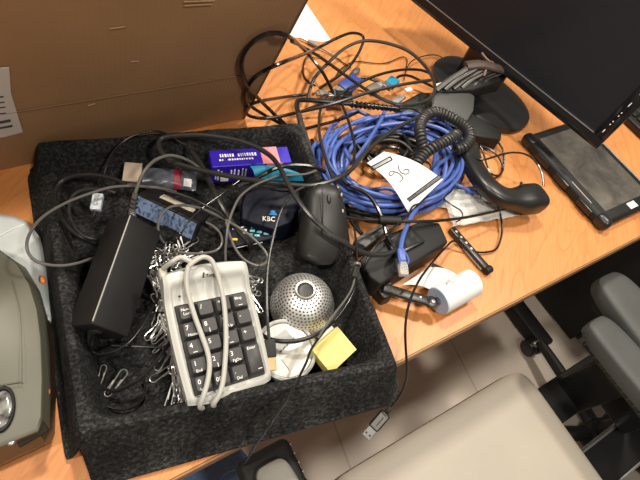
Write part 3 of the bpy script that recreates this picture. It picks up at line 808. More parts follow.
cable('power_cable', 'dark grey cable tangled inside the blue coil above the tag', tangle(5, 22, 392, 146, 32, 15, .750, .776), .0028, CABLEG)
cable('power_cable', 'black cable snaking between the mouse and the blue coil', [(338, 176, .80), (350, 186, .803), (362, 191, .803), (371, 198, .802), (378, 209, .80), (383, 221, .80), (387, 236, .799), (392, 244, .797)], .0028, CABLE)
cable('power_cable', 'black cable squeezed between the tray right wall and the blue coil', [(312, 140, .76), (316, 158, .76), (324, 176, .757), (336, 190, .755), (346, 204, .755), (352, 222, .757), (362, 234, .76)], .0030, CABLE)
cable('thin_cord', 'thin pale wire curving through the middle of the blue coil', [(374, 144, .782), (384, 140, .785), (396, 140, .786), (406, 145, .785), (413, 152, .782)], .0012, CABLEL)

# number tag 96
def tagpt(u, v):
    tl, tr, br_, bl = P(367, 163, .812), P(384, 151.5, .815), P(444, 178, .812), P(411, 209, .806)
    p = tl*(1-u)*(1-v) + tr*(1-u)*v + br_*u*v + bl*u*(1-v)
    return p + Vector((0, 0, .007*sin(pi*u*1.15) - .006*u*u*(1-v)))
# u runs along the length, v across
pt = thing('paper_tag', 'white paper tag with handwritten 96 lying on the blue cable coil', 'tag', P(405, 180, .79))
MB().quadgrid(tagpt, 20, 10, .0004).build('sheet', PAPER, pt)
def ontag(x, y):
    # closest spot of the tag to a pixel, found by refining u and v
    u = v = .5
    for _ in range(14):
        q = proj(tagpt(u, v)); e = 1e-3; qu = proj(tagpt(u+e, v)); qv = proj(tagpt(u, v+e))
        a, b_, c, d_ = (qu[0]-q[0])/e, (qv[0]-q[0])/e, (qu[1]-q[1])/e, (qv[1]-q[1])/e
        dx, dy = x-q[0], y-q[1]; det = a*d_-b_*c
        u += (dx*d_-b_*dy)/det; v += (a*dy-c*dx)/det
    return tagpt(u, v) + Vector((0, 0, .0007))
def proj(p):
    a = -ROT; X = p.x*cos(a)-p.y*sin(a); Y = p.x*sin(a)+p.y*cos(a); Z = p.z-HC
    fw = Y*cos(TH)-Z*sin(TH); up = Y*sin(TH)+Z*cos(TH); r = X/fw*FPX; u = up/fw*FPX
    return (320+r*cos(RO)+u*sin(RO), 240+r*sin(RO)-u*cos(RO))
def z4(l): return [ontag(320+x/4, 120+y/4) for x, y in l]
b1 = MB()
b1.tube(z4([(297, 207), (286, 205), (276, 212), (279, 222), (291, 219), (298, 209), (312, 213), (326, 225), (330, 237), (318, 248)]), .00055, 6)
b1.tube(z4([(313, 183), (315, 197), (324, 211), (339, 217), (354, 213), (354, 201), (341, 198), (333, 206)]), .00055, 6)
b1.build('handwritten_number', BLACKINK, pt)
def strip(mb, a, b_, c, d): mb.sections([[p, p+Vector((0, 0, .0003))] for p in ()]) if 0 else None
def bar(name, pa_, pb_, r):
    n = 8; return MB().tube([ontag(pa_[0]+(pb_[0]-pa_[0])*k/n, pa_[1]+(pb_[1]-pa_[1])*k/n) for k in range(n+1)], r, 6).build(name, BLACKINK, pt)
bar('printed_frame', (370.5, 167.5), (390, 157), .0010); bar('printed_frame', (372.5, 170.5), (392, 160), .0010)
bar('printed_frame', (370.5, 167.5), (372.5, 170.5), .0010); bar('printed_frame', (390, 157), (392, 160), .0010)
MB().tube([ontag(374+2*k, 167.5-1.15*k) for k in range(8)], .0013, 6).build('printed_code', mat('grey_print', (.33, .33, .33), .7), pt)
bar('printed_bar', (407, 199.5), (439, 175.5), .0011); bar('printed_bar', (409, 201.5), (441, 178), .0011)
bar('printed_bar', (408, 200.5), (440, 176.8), .0006)

# ------------------------------------------------------------------ telephone: base, handset, coiled cord
ph = thing('desk_telephone', 'black desk telephone base lying on its side by the monitor foot', 'telephone', P(465, 115, DESK))
MB().prism([P(426, 106, .782), P(470, 112, .782), P(502, 131, .772), P(501, 140, .768), P(480, 137, .772), P(450, 125, .782)], DESK+.003, .002, 2).build('base', BLACKM, ph)
MB().prism([P(430, 93, .80), P(437, 88, .803), P(458, 83.5, .803), P(475, 96, .797), P(474, 110, .793), P(467, 122, .788), P(432, 108, .792)], DESK+.02, .0025, 3).build('stand_flap', mat('charcoal_plastic', (.036, .036, .034), .5, bump=.2, bscale=1200), ph)
MB().prism([P(398, 104, .775), P(420, 92, .778), P(436, 92, .778), P(434, 110, .775), P(440, 122, .772), P(425, 122, .772), P(400, 113, .77)], DESK+.003, .003, 2).build('cable_bay', BLACK, ph)
MB().box((.022, .006, .0006), frame(P(437, 86, .8045), P(452, 81.5, .8045), P(436, 80, .8045))[0] @ T((.010, .002, .0))).build('label', PAPER, ph)
MB().box((.014, .008, .0006), frame(P(406, 91, .79), P(420, 87, .79), P(405, 84, .79))[0] @ T((.008, .002, .0))).build('label', PAPER, ph)

hs_ = thing('telephone_handset', 'black curved telephone handset lying on the desk below the phone base', 'handset', P(505, 190, DESK))
cl = spline([P(464, 143, .778), P(470, 156, .783), P(478, 172, .789), P(490, 187, .793), P(504, 196, .790), P(519, 198, .784), P(530, 198, .778), P(539, 197, .773)], 5)
rings = []
nC = len(cl)
for i, p in enumerate(cl):
    t = i/(nC-1); d = (cl[min(i+1, nC-1)]-cl[max(i-1, 0)]).normalized(); s = d.cross(Vector((0, 0, 1))).normalized(); n = s.cross(d)
    w = .0165 + .006*(1-smooth(0, .25, t)) + .008*smooth(.62, .82, t)
    h = .0125 + .006*(1-smooth(0, .2, t)) + .008*smooth(.64, .84, t)
    e = 1.
    if t < .06: e = .55+.45*t/.06
    if t > .96: e = .80+.20*(1-t)/.04
    rings.append([p + s*(w*e*math.copysign(abs(cos(a))**.6, cos(a))) + n*(h*e*math.copysign(abs(sin(a))**.7, sin(a)) - .003) for a in [2*pi*k/24 for k in range(24)]])
MB().sections(rings).build('body', BLACK, hs_)
MB().box((.010, .004, .003), T(P(521, 184, .797)) @ Matrix.Rotation(.6, 4, 'Z'), .001, 1).build('hang_notch', BLACKM, hs_)
def helix(path, R, pitch, r):
    c = spline(path, 12); out = []; dist = 0; prev = c[0]
    t0 = (c[1]-c[0]).normalized(); nrm = t0.orthogonal().normalized()
    # even resample
    L = [0]
    for a, b_ in zip(c, c[1:]): L.append(L[-1]+(b_-a).length)
    tot = L[-1]; N = int(tot/pitch*12); j = 0
    for k in range(N+1):
        s = tot*k/N
        while j < len(L)-2 and L[j+1] < s: j += 1
        f_ = (s-L[j])/max(1e-9, L[j+1]-L[j]); p = c[j].lerp(c[j+1], f_); t = (c[j+1]-c[j]).normalized()
        nrm = (nrm - t*nrm.dot(t)).normalized(); bn = t.cross(nrm); a = 2*pi*s/pitch
        out.append(p + (nrm*cos(a)+bn*sin(a))*R)
    return out
cc = thing('coiled_phone_cord', 'black coiled telephone cord bunched on top of the blue cable', 'cord', P(440, 135, .78))
CORD = mat('coil_cord_rubber', (.030, .029, .027), .42)
MB().tube(helix([P(417, 163, .800), P(424, 154, .806), P(434, 147, .812), P(446, 141, .814), P(457, 134, .810)], .0070, .0062, .0026), .0028, 6, smooth=False).build('coil', CORD, cc)
MB().tube(helix([P(424, 150, .80), P(421, 138, .806), P(420, 126, .806), P(425, 116, .804), P(436, 112, .802), P(448, 116, .800), P(459, 122, .80), P(468, 129, .80), P(470, 138, .80), P(464, 147, .797), P(455, 150, .795)], .0068, .0060, .0026), .0028, 6, smooth=False).build('coil', CORD, cc)
MB().tube([P(425, 117, .804), P(416, 110, .80), P(405, 108, .79), P(396, 110, .775)], .002, 8).build('straight_end', CORD, cc)

cable('phone_line', 'thin black phone line arching from the handset onto the desk', [(470, 158, .79), (484, 159.5, .80), (500, 155, .803), (513, 152.5, .80), (526, 154.5, .793), (536, 162, .787), (542, 174, .785), (543.5, 186, .780)], .0016, CABLE)
cable('line_cord', 'thin black cord looped on the desk below the phone base', [(474, 142, .755), (482, 146, .752), (491, 150, .75), (499, 158, .748), (503, 168, .748), (500, 175, .748), (493, 179, .75), (487, 178, .755)], .0016, CABLE)
cable('line_cord', 'short black cord bent round the right corner of the phone base', [(497, 141, .752), (502, 148, .748), (504, 157, .746), (503, 168, .7435), (499, 175, .744), (492, 174, .748), (487, 165, .752), (483, 152, .757), (480, 146, .76)], .0016, CABLE)
o = MB().box((.008, .010, .006), T(P(489, 171, .753)) @ Matrix.Rotation(.5, 4, 'Z'), .001, 1).build('modular_plug', CLEAR); tag(o, 'small clear modular phone plug lying by the handset grip', 'plug')

# flat grey cables tied with a twist tie, in front of the monitor
tb = thing('cable_bundle', 'fan of flat grey cables tied together with brown wire tie', 'cable', P(475, 80, .80))
for k in range(6):
    st = P(436+8.5*k, 90-.8*k, .806); md = P(449+8*k, 80-.6*k, .816+.002*(k % 2)); en = P(471+7*k, 66+.9*k, .832)
    b1 = MB(); c = spline([st, md, md.lerp(en, .5), en], 6); rr = []
    for i, p in enumerate(c):
        d = (c[min(i+1, len(c)-1)]-c[max(i-1, 0)]).normalized(); s = d.cross(Vector((0, 0, 1))).normalized(); n = s.cross(d)
        rr.append([p + s*(.0052*cos(a)) + n*(.0022*sin(a)) for a in [2*pi*q/10 for q in range(10)]])
    b1.sections(rr); b1.build('strand', mat('flat_grey_cable', (.034, .031, .028), .42), tb)
MB().prism([P(437, 92, .802), P(452, 83, .808), P(470, 66, .824), P(490, 66, .828), P(510, 73, .824), P(503, 81, .815), P(474, 90, .806)], .79, .003, 2).build('under_strands', BLACKM, tb)
b1 = MB(); c = spline([P(466, 66, .830), P(480, 64.5, .834), P(496, 68, .834), P(513, 73, .828)], 6); rr = []
for i, p in enumerate(c):
    d = (c[min(i+1, len(c)-1)]-c[max(i-1, 0)]).normalized(); s = d.cross(Vector((0, 0, 1))).normalized(); n = s.cross(d)
    rr.append([p + s*(.0105*cos(a)) + n*(.006*sin(a)) for a in [2*pi*q/12 for q in range(12)]])
b1.sections(rr).build('wrapped_end', mat('brown_grey_sleeve', (.045, .028, .020), .6, var=.4, scale=80), tb)
MB().tube([P(482, 53, .838), P(485, 57, .838), P(489, 61, .837), P(493, 63, .835), P(489, 66, .834), P(486, 70, .832), P(484, 76, .826)], .0022, 6).build('wire_tie', mat('brown_twist_tie', (.17, .10, .07), .6), tb)

# ------------------------------------------------------------------ monitor
c0, c1 = P(596, 149.5, .83), P(410, 0, .83)
d = (c1-c0).normalized(); bk = Vector((d.y, -d.x, 0)); bk = bk if bk.x > 0 else -bk
tilt = radians(14); up = Vector((0, 0, 1))*cos(tilt) + bk*sin(tilt); nb = d.cross(up); nb = nb if nb.x > 0 else -nb
Mo = Matrix(((d.x, up.x, nb.x, c0.x), (d.y, up.y, nb.y, c0.y), (d.z, up.z, nb.z, c0.z), (0, 0, 0, 1)))   # x along the bottom, y up, z to the back
mw, mh = .50, .31
bc = P(478, 96, DESK)
mo = thing('computer_monitor', 'black widescreen computer monitor standing on the desk, screen off', 'monitor', (bc.x, bc.y, DESK))
gloss = mat('gloss_black_bezel', (.008, .008, .009), .12)
MB().box((mw, .018, .016), Mo @ T((mw/2, .009, .008)), .0015).build('bezel', gloss, mo)
MB().box((mw, .018, .016), Mo @ T((mw/2, mh-.009, .008)), .0015).build('bezel', gloss, mo)
MB().box((.022, mh-.036, .016), Mo @ T((.011, mh/2, .008)), .0015).build('bezel', gloss, mo)
MB().box((.018, mh-.036, .016), Mo @ T((mw-.009, mh/2, .008)), .0015).build('bezel', gloss, mo)
MB().box((mw-.038, mh-.034, .008), Mo @ T((mw/2+.002, mh/2, .008))).build('screen', mat('dark_screen_glass', (.008, .0095, .0135), .22, spec=.5), mo)
MB().box((mw-.04, .0016, .0022), Mo @ T((mw/2+.002, .0186, .0005))).build('silver_trim', mat('silver_trim_metal', (.6, .6, .6), .28, .9), mo)
MB().box((mw*.86, mh*.8, .022), Mo @ T((mw/2, mh/2, .027)), .008, 3).build('back_cover', BLACKM, mo)
b1 = MB()
for y, l in [(.030, .006), (.043, .0022), (.049, .0022), (.060, .0022), (.066, .0022), (.082, .007), (.104, .007)]: b1.box((.0014, l, .0006), Mo @ T((.0125, y, -.0002)))
b1.build('button_mark', WHITEINK, mo)
MB().super(.112, .074, .010, T((bc.x, bc.y, DESK+.0072)) @ Matrix.Rotation(math.atan2(d.y, d.x), 4, 'Z'), .45, .85, 12, 48).build('stand_base', mat('stand_black', (.015, .015, .015), .28), mo)
nk = c0 + d*.27 + bk*.05
MB().box((.075, .03, .26), T(nk + Vector((0, 0, .04))) @ Matrix.Rotation(math.atan2(d.y, d.x), 4, 'Z'), .01, 3).build('stand_neck', BLACK, mo)

# ------------------------------------------------------------------ rugged tablet
tx0, tx1, ty0, ty1, tz = .763, .925, .108, .324, .7655
tb_ = thing('rugged_tablet', 'black rugged tablet with dusty dark screen on the desk edge', 'tablet', ((tx0+tx1)/2, (ty0+ty1)/2, DESK))
def C(x, y, z): return T((x, y, z))
MB().box((tx1-tx0, ty1-ty0, .022), C((tx0+tx1)/2, (ty0+ty1)/2, DESK+.0125), .009, 4).build('case', BLACKM, tb_)
for x in (tx0+.006, tx1-.006):
    for y in (ty0+.011, ty1-.011): MB().box((.022, .030, .0245), C(x+(.004 if x < .8 else -.004), y, DESK+.0135), .0095, 4).build('corner_bumper', BLACK, tb_)
for y in (.155, .215, .265): MB().box((.006, .034, .012), C(tx0-.0005, y, DESK+.014), .002, 2).build('side_grip', BLACK, tb_)
MB().box((.0012, .05, .0015), C(tx0+.006, .178, tz-.0012)).build('silver_mark', mat('pale_grey_strip', (.55, .55, .53), .4, .4), tb_)
MB().box((tx1-tx0-.038, ty1-ty0-.040, .002), C((tx0+tx1)/2+.002, (ty0+ty1)/2+.002, DESK+.0233), .0006, 1).build('screen', DUSTY, tb_)
MB().box((.022, .0125, .0006), C(tx0+.088, ty0+.013, DESK+.0238)).build('white_sticker', PAPER, tb_)
MB().box((.004, .16, .006), C(tx1+.0005, .21, DESK+.018), .0015, 1).build('stylus_slot', GREYM, tb_)

kbx = thing('black_keyboard', 'black keyboard at the right picture edge behind the monitor corner', 'keyboard', (1.10, .30, DESK))
MB().box((.14, .42, .016), T((1.13, .33, DESK+.009)), .004, 2).build('case', BLACK, kbx)
b1 = MB()
for i in range(5):
    for j in range(18): b1.box((.019, .019, .006), T((1.085+i*.0225, .14+j*.0225, DESK+.019)), .002, 1)
kk = b1.build('keycaps', BLACKM, kbx)

# ------------------------------------------------------------------ receipt printer with paper roll
rp_ = thing('receipt_printer', 'black receipt printer with clear window beside the tray wall', 'printer', P(405, 255, DESK))
MB().prism([P(359, 259, .788), P(368, 251, .79), P(392, 232, .792), P(420, 221, .792), P(440, 222, .79), P(449, 242, .788), P(425, 257, .786), P(381, 285, .782), P(370, 277, .784)], DESK+.006, .004, 3).build('body', BLACKM, rp_)
MB().prism([P(384, 239, .795), P(411, 226, .795), P(426, 241, .794), P(397, 256, .794)], .786, .002, 2).build('window_frame', BLACK, rp_)
MB().prism([P(388, 241, .7965), P(411, 230, .7965), P(421, 241, .796), P(398, 252, .796)], .79, .001, 1).build('window', mat('smoked_window', (.03, .032, .032), .12, var=.6, scale=90), rp_)
MB().prism([P(354, 240, .776), P(380, 224, .779), P(392, 227, .779), P(366, 247, .776)], DESK+.01, .002, 2).build('rear_cover', mat('grey_cover', (.07, .07, .066), .5), rp_)
b1 = MB()
for t in (.2, .45): b1.tube([P(357, 241-6*t, .782), P(386, 225-4*t, .784)], .0012, 6, smooth=False)
b1.build('cover_rib', CABLEL, rp_)
b1 = MB(); MA, la, _ = frame(P(384, 288, .770), P(433, 303, .768), P(386, 274, .770))
b1.box((la*1.0, .014, .007), MA @ T((la*.47, 0, 0)), .003, 3); b1.cyl(.0085, .007, MA @ T((la*.96, 0, 0)), 24, bev=.001); b1.build('roll_arm', BLACK, rp_)
MB().cyl(.003, .002, MA @ T((la*.98, 0, .004)), 14, bev=.0005).build('screw', GREYM, rp_)
MB().super(.0016, .0016, .0008, MA @ T((la*.72, .001, .0037)), 1, 1, 8, 12).build('white_dot', WHITEINK, rp_)
MB().prism([P(372, 280, .768), P(392, 274, .768), P(394, 296, .762), P(384, 300, .76)], DESK+.002, .003, 2).build('arm_bracket', BLACK, rp_)
MB().tube([P(432, 266, .766), P(445, 272, .766), P(455, 278, .764)], .0045, 8).build('far_arm', BLACK, rp_)

pr = thing('paper_roll', 'white receipt paper roll on its black holder at the desk edge', 'paper roll', P(455, 293, DESK))
q0, q1 = P(438, 301, .765), P(472, 282.5, .765)
axr = (q1-q0).normalized(); rr_ = .0203
Mq = T((q0+q1)/2) @ align(axr); hl_ = (q1-q0).length
b1 = MB(); b1.lathe([(.0075, hl_/2), (rr_*.96, hl_/2), (rr_, hl_/2-.001), (rr_, -hl_/2+.001), (rr_*.96, -hl_/2), ], Mq, 48); b1.build('roll', PAPER, pr)
b1 = MB(); b1.lathe([(.006, -hl_/2-.0006), (rr_*.95, -hl_/2-.0006), (rr_*.95, -hl_/2+.001), (.006, -hl_/2+.001)], Mq, 48); b1.build('pale_blue_end', PAPERB, pr)
MB().lathe([(.0055, -hl_/2), (.0075, -hl_/2), (.0075, hl_/2), (.0055, hl_/2)], Mq, 24).build('core', mat('grey_core', (.3, .3, .32), .7), pr)
def web(u, v):
    a = P(402, 285, .770).lerp(P(430, 267, .772), v); b_ = (q0+Vector((-.004, .019, .004))).lerp(q0.lerp(q1, .8)+Vector((-.004, .019, .004)), v)
    return a.lerp(b_, u) + Vector((0, 0, .006*sin(pi*u)))
MB().quadgrid(web, 10, 6, .0004).build('loose_end', PAPER, pr)
b1 = MB()
for l in ([(446, 283), (449, 280), (452, 282)], [(449, 280), (447, 286)], [(452, 284), (455, 281)]):
    b1.tube([P(x, y, .7838) for x, y in l], .0005, 5, smooth=False)
b1.build('pen_mark', mat('faded_ink', (.35, .37, .45), .7), pr)

# usb hub stick
ub = thing('usb_hub', 'slim black stick hub with small pale squares on the desk', 'usb hub', P(472, 246, DESK))
Mu, lu, _ = frame(P(452, 227, .751), P(488, 268, .751), P(460, 222, .751))
MB().box((lu, .011, .010), Mu @ T((lu/2, 0, -.0045)), .0015, 2).build('body', BLACK, ub)
MB().cyl(.0062, .012, Mu @ T((lu+.002, 0, -.003)) @ Matrix.Rotation(pi/2, 4, 'X'), 18, bev=.001).build('end_cap', BLACKM, ub)
for k in range(4): MB().box((.0035, .0035, .0006), Mu @ T((lu*(.12+.14*k), 0, .0008))).build('port_mark', mat('pale_grey_mark', (.5, .5, .48), .5), ub)
MB().box((lu*.5, .003, .002), Mu @ T((lu*.7, -.0062, -.006))).build('silver_edge', GREYM, ub)

# clear bag of leaflets
cb = thing('plastic_bag', 'crumpled clear plastic bag with papers under the handset', 'bag', P(485, 208, DESK))
A_, B_, C_, D_ = P(440, 190, .757), P(505, 192, .757), P(519, 217, .745), P(452, 228, .747)
def bag(u, v):
    p = A_*(1-u)*(1-v) + B_*u*(1-v) + C_*u*v + D_*(1-u)*v
    return p + Vector((0, 0, .004*noise.noise(Vector((u*9, v*7, 1))) + .004*sin(pi*u)*sin(pi*v) + .004))
MB().quadgrid(bag, 36, 20, .0004).build('film', mat('crinkled_film', (.80, .80, .78), .12, alpha=.28, bump=.9, bscale=140), cb)
MB().quadgrid(lambda u, v: bag(.08+.88*u, .30+.66*v) - Vector((0, 0, .0035)), 8, 6, .0004).build('leaflet', mat('grey_leaflet', (.60, .58, .53), .7, var=.35, scale=25), cb)
MB().quadgrid(lambda u, v: bag(.2+.5*u, .02+.5*v) - Vector((0, 0, .0032)), 8, 6, .0004).build('dark_insert', mat('dark_insert', (.05, .05, .05), .4, var=.6, scale=60), cb)
o = MB().quadgrid(lambda u, v: P(405+55*u, 168+8*u+34*v, .745+.002*sin(5*u+3*v)), 8, 6, .0005).build('paper_sheet', mat('grey_paper', (.55, .52, .46), .7)); tag(o, 'pale sheet of paper half buried under the blue cable coil', 'paper')

# connectors near the back
def conn(name, label, p, q, w, h, m, tail=None, cat='plug'):
    t = thing(name, label, cat, p)
    d = (q-p); L = d.length; d.normalize(); s = d.cross(Vector((0, 0, 1))).normalized(); n = s.cross(d)
    Mx = Matrix(((s.x, d.x, n.x, p.x), (s.y, d.y, n.y, p.y), (s.z, d.z, n.z, p.z), (0, 0, 0, 1)))
    MB().box((w, L*.7, h), Mx @ T((0, L*.35, 0)), min(w, h)*.2, 2).build('housing', m, t)
    MB().box((w*.78, L*.32, h*.6), Mx @ T((0, L*.84, 0)), h*.08, 1).build('metal_shell', GREYM, t)
    if tail: MB().tube([p]+tail, .0026, 8).build('cord', CABLE, t)
    return t, Mx, L
conn('video_plug', 'blue video connector lying behind the blue cable coil', P(357, 79, .762), P(336, 95, .758), .026, .013, BLUEV, [P(366, 78, .766), P(378, 82, .768), P(390, 88, .765)])
conn('video_plug', 'teal video connector at the far side of the cable pile', P(395, 80, .772), P(386, 88, .780), .020, .011, TEAL, [P(400, 76, .772), P(410, 76, .765), P(425, 83, .76), P(436, 88, .758)])
conn('video_plug', 'grey connector lying next to the teal one in the cable pile', P(368, 92, .77), P(382, 84, .775), .018, .012, mat('taupe_plastic', (.12, .105, .085), .5))
conn('usb_plug', 'grey plug with metal tip left of the blue video connector', P(327, 93, .752), P(316, 94, .752), .012, .008, mat('stone_plastic', (.22, .20, .17), .5))
conn('usb_plug', 'black plug block across the thick ribbed cable', P(352, 96, .768), P(328, 94, .766), .016, .009, BLACK)
conn('usb_plug', 'pale grey plug at the front of the phone cable bay', P(393, 104, .78), P(404, 96, .784), .012, .009, mat('ash_plastic', (.20, .19, .18), .5))
jk = thing('audio_jack', 'grey jack plug on the desk beside the white paper corner', 'plug', P(312, 43, .745))
dj = (P(304, 39, .746)-P(318, 47, .746)).normalized()
MB().tube([P(319, 47, .746), P(308, 41, .746)], .0038, 12, smooth=False).build('sleeve', mat('grey_sleeve', (.22, .21, .20), .4), jk)
MB().tube([P(308, 41, .746), P(300, 37.5, .746)], .0018, 10, smooth=False).build('tip', STEEL, jk)
MB().tube([P(319, 47, .746), P(330, 53, .744), P(341, 61, .743), P(351, 68, .744)], .0014, 8).build('cord', CABLEG, jk)
MB().super(.0065, .012, .0055, T(P(356, 71.5, .7475)) @ Matrix.Rotation(.65-pi/4-.9, 4, 'Z'), .8, .8, 12, 16).build('inline_switch', mat('dark_taupe', (.10, .088, .072), .5), jk)
o = MB().prism([P(300, -6, .7412), P(331, 40, .7412), P(322, 42, .7412), P(287, 36, .7412), P(280, 38, .7412), P(292, -4, .7412)], .7402).build('paper_sheet', PAPER, smooth=False)
tag(o, 'white paper sheet on the desk beside the cardboard carton', 'paper')

# ------------------------------------------------------------------ loose cables
cable('power_cable', 'black cable looped against the cardboard carton, leftmost of the big loops', [(297, 136, .748), (285, 124, .762), (272, 112, .775), (258, 98, .79), (246, 83, .81), (241.5, 65, .835), (246, 50, .855), (258, 38, .865), (274, 33, .865), (290, 37.5, .85), (305, 51, .825), (321, 70, .80), (331, 88, .775), (334, 97, .765)], .0026, CABLE)
cable('power_cable', 'black cable sweeping from the carton edge over the white paper', [(290, 128, .750), (276, 121, .760), (262, 113.5, .768), (250, 105, .775), (246, 94, .785), (251, 82, .79), (263, 71.5, .79), (286, 61, .79), (314, 50, .79), (336, 38.5, .79), (352, 33, .785), (363, 36.5, .78), (361, 48, .775), (352, 63, .765), (340, 75, .755), (320, 88, .750)], .0026, CABLE)
cable('power_cable', 'black cable in the widest loop above the blue coil', [(307, 100, .755), (314, 79, .77), (330, 61, .79), (346, 47.5, .80), (364, 41, .805), (386, 43, .81), (408, 51, .81), (424, 65, .81), (433, 79, .81), (434.5, 92, .81), (427, 100.5, .81), (410, 105, .812), (392, 103, .812), (370, 92, .808), (345, 75, .80), (322, 58.5, .79), (305, 48, .785), (292, 41, .775)], .0027, CABLEG)
cable('power_cable', 'black cable lying flat across the desk below the loops', [(309, 94, .748), (285, 97, .750), (261, 101, .753), (249, 106, .757), (247, 114, .762), (258, 118, .768), (275, 117.5, .772), (295, 113, .782), (324, 106.5, .80), (347, 99.5, .81), (370, 92, .815), (400, 85, .82), (431, 80, .815)], .0025, CABLEG)
cable('thin_cord', 'thin black cord curling on bare wood near the monitor shadow', [(336, 76, .744), (342, 68, .744), (355, 61.5, .743), (372, 63, .743), (386, 63, .743), (402, 57, .744), (407, 60, .744), (406, 68, .744), (404, 78, .745)], .0010, CABLE)
cable('thin_cord', 'thin dark cord arching to the monitor foot', [(404, 80, .745), (406, 70, .748), (412, 61, .75), (424, 56, .75), (436, 55, .748), (447, 60, .745)], .0010, CABLE)
cable('thin_cord', 'thin brown-grey cord looping left of the blue connector', [(316, 85, .743), (306, 79, .743), (303, 70, .743), (305, 60, .744), (311, 54, .746), (320, 55, .748)], .0016, CABLEG)
cable('power_cable', 'black cable crossing behind the teal connector', [(300, 112, .752), (330, 100, .77), (352, 87, .785), (375, 76, .79), (400, 70, .79), (420, 70, .785), (431, 74, .78)], .0024, CABLE)
cable('power_cable', 'black cable hanging straight down over the coil, right of the pair', [(338, 92, .775), (342, 104, .79), (347, 117, .80), (351, 130, .803), (354.5, 145, .803), (354, 158, .803), (352.5, 168, .803), (345, 177, .80)], .0021, CABLE)
cable('power_cable', 'grey-black cable falling beside the tray corner, left of the pair', [(327, 96, .77), (321, 108, .78), (319, 121, .788), (320, 138, .80), (325, 156, .812), (331, 174, .822), (338, 188, .828), (343, 200, .82)], .0022, CABLEG)
cable('power_cable', 'grey cable across the coil and back over the tray contents', [(432, 113, .80), (418, 117, .806), (404, 124, .808), (392, 131, .81), (380, 140, .812), (366, 152, .818), (353, 168, .828), (336, 179, .835), (312, 185.5, .838), (283, 184, .838), (262, 181.5, .838), (242, 178.5, .838), (211, 172.5, .838), (190, 167.5, .838), (174, 162, .838), (163, 154, .838), (158.5, 146, .838), (161, 139, .838), (170, 136, .838)], .0029, CABLEG)
cable('power_cable', 'thick grey cable arching across the whole tray to the receipt printer', [(168, 136.5, .836), (181, 135.5, .838), (198, 135, .84), (211, 136, .842), (228, 138.5, .845), (243, 142, .848), (258, 148, .85), (271, 156.5, .852), (280, 168, .853), (287, 182, .853), (296, 197.5, .852), (306, 211, .85), (316, 221.5, .847), (329, 232.5, .84), (343, 242, .832), (355, 249, .822), (367, 253.5, .812), (380, 255, .805), (392, 252, .80), (400, 245, .796)], .0030, CABLEG)
cable('charger_cord', 'pale grey cord looping out over the tray left wall', [(176, 192, .82), (162, 188.5, .838), (150, 187, .845), (130, 186, .842), (110, 187.5, .842), (90, 193.5, .842), (70, 201, .842), (52, 210.5, .842), (39, 220.5, .842), (30, 233, .842), (26.8, 244, .840), (29, 254, .836), (37, 261.5, .83), (50, 265, .824), (64, 265.5, .818), (78, 263, .812), (90, 259, .802), (102, 256, .790)], .0015, CABLEL)
cable('charger_cord', 'dark cord from the back tray over the blue-labelled adapter', [(146, 187.5, .826), (160, 190, .83), (175, 193, .832), (190, 198, .832), (205, 205, .828), (218, 212, .82), (226, 219, .812)], .0016, CABLEG)
cable('video_cable', 'thick taupe cable leaning across the tray ridge behind the reader', [(189, 147, .812), (192, 152, .814), (197, 159, .815), (203, 168, .816), (208, 178, .817), (213, 189, .817), (219, 201, .815), (226, 213, .81), (233, 224, .802), (241, 234, .795), (248, 242, .786), (252, 248, .770)], .0032, CABLEG)
cable('thin_cord', 'grey cord in a round loop in front of the blue adapter label', [(164, 243, .79), (159.5, 236, .80), (158, 227, .806), (160, 217, .812), (166, 209.5, .816), (174, 206, .818), (186, 205.5, .818), (198, 207.5, .816), (208, 211, .814), (222, 218, .812), (236, 226, .81), (248, 234, .808), (259, 244, .804), (266.5, 254, .80), (267, 261, .798), (260, 265.5, .798), (250, 263, .80), (241, 256.5, .803), (233.5, 245, .806), (229, 233, .81), (226, 222, .812)], .0015, CABLEL)
cable('thin_cord', 'thin dark cord running from reader to clip heap', [(243, 178, .822), (232, 186, .822), (222, 194, .82), (209, 203, .82), (199, 211, .82), (190, 220, .817), (184, 229, .812), (178, 238, .805), (168, 244, .795)], .0010, CABLE)
cable('audio_cable', 'pale grey cord rising behind the keypad beside the reader', [(225.5, 262, .80), (225.5, 250, .81), (226.5, 238, .82), (228.5, 224, .828), (233, 210, .834), (239.5, 197.5, .838), (248, 189.5, .84), (257, 184, .842), (268, 179.5, .844), (279, 175.5, .846), (293, 175, .846), (306, 174, .844), (316, 170.5, .84)], .0014, CABLEL)
usbc = thing('usb_cable', 'grey cable ending in a gold-tipped plug over the round case', 'cable', P(270, 345, .80))
MB().tube(px([(304, 187, .842), (296, 191, .84), (288, 199, .836), (281, 211, .832), (276, 226, .828), (272.5, 240, .825), (269, 258, .822), (267, 275, .82), (266.5, 295, .818), (267, 315, .815), (268.5, 332, .81), (269.5, 342, .806)]), .0018, 8).build('cord', CABLEG, usbc)
Mz, lz, _ = frame(P(269.5, 340, .807), P(272, 371, .800), P(278, 341, .807))
MB().box((lz*.60, .0125, .007), Mz @ T((lz*.28, 0, 0)), .0018, 2).build('moulded_grip', BLACKM, usbc)
MB().box((lz*.42, .0095, .0045), Mz @ T((lz*.78, 0, 0)), .0004, 1).build('gold_tip', mat('brass_tip', (.72, .52, .28), .32, .9), usbc)
cable('power_cable', 'thick black cable curving under the dome to the sticky notes', [(254, 328, .79), (260, 333.5, .795), (268, 338.5, .802), (278, 341, .806), (290, 341.5, .808), (301, 340, .81), (312, 336.5, .812), (322, 331, .815), (332, 322.5, .818), (341, 312, .82), (349, 300, .822), (354, 289, .822)], .0024, CABLE)
th = thing('tied_cable', 'black cable draped over the front tray wall down to the chair', 'cable', P(320, 335, .82))
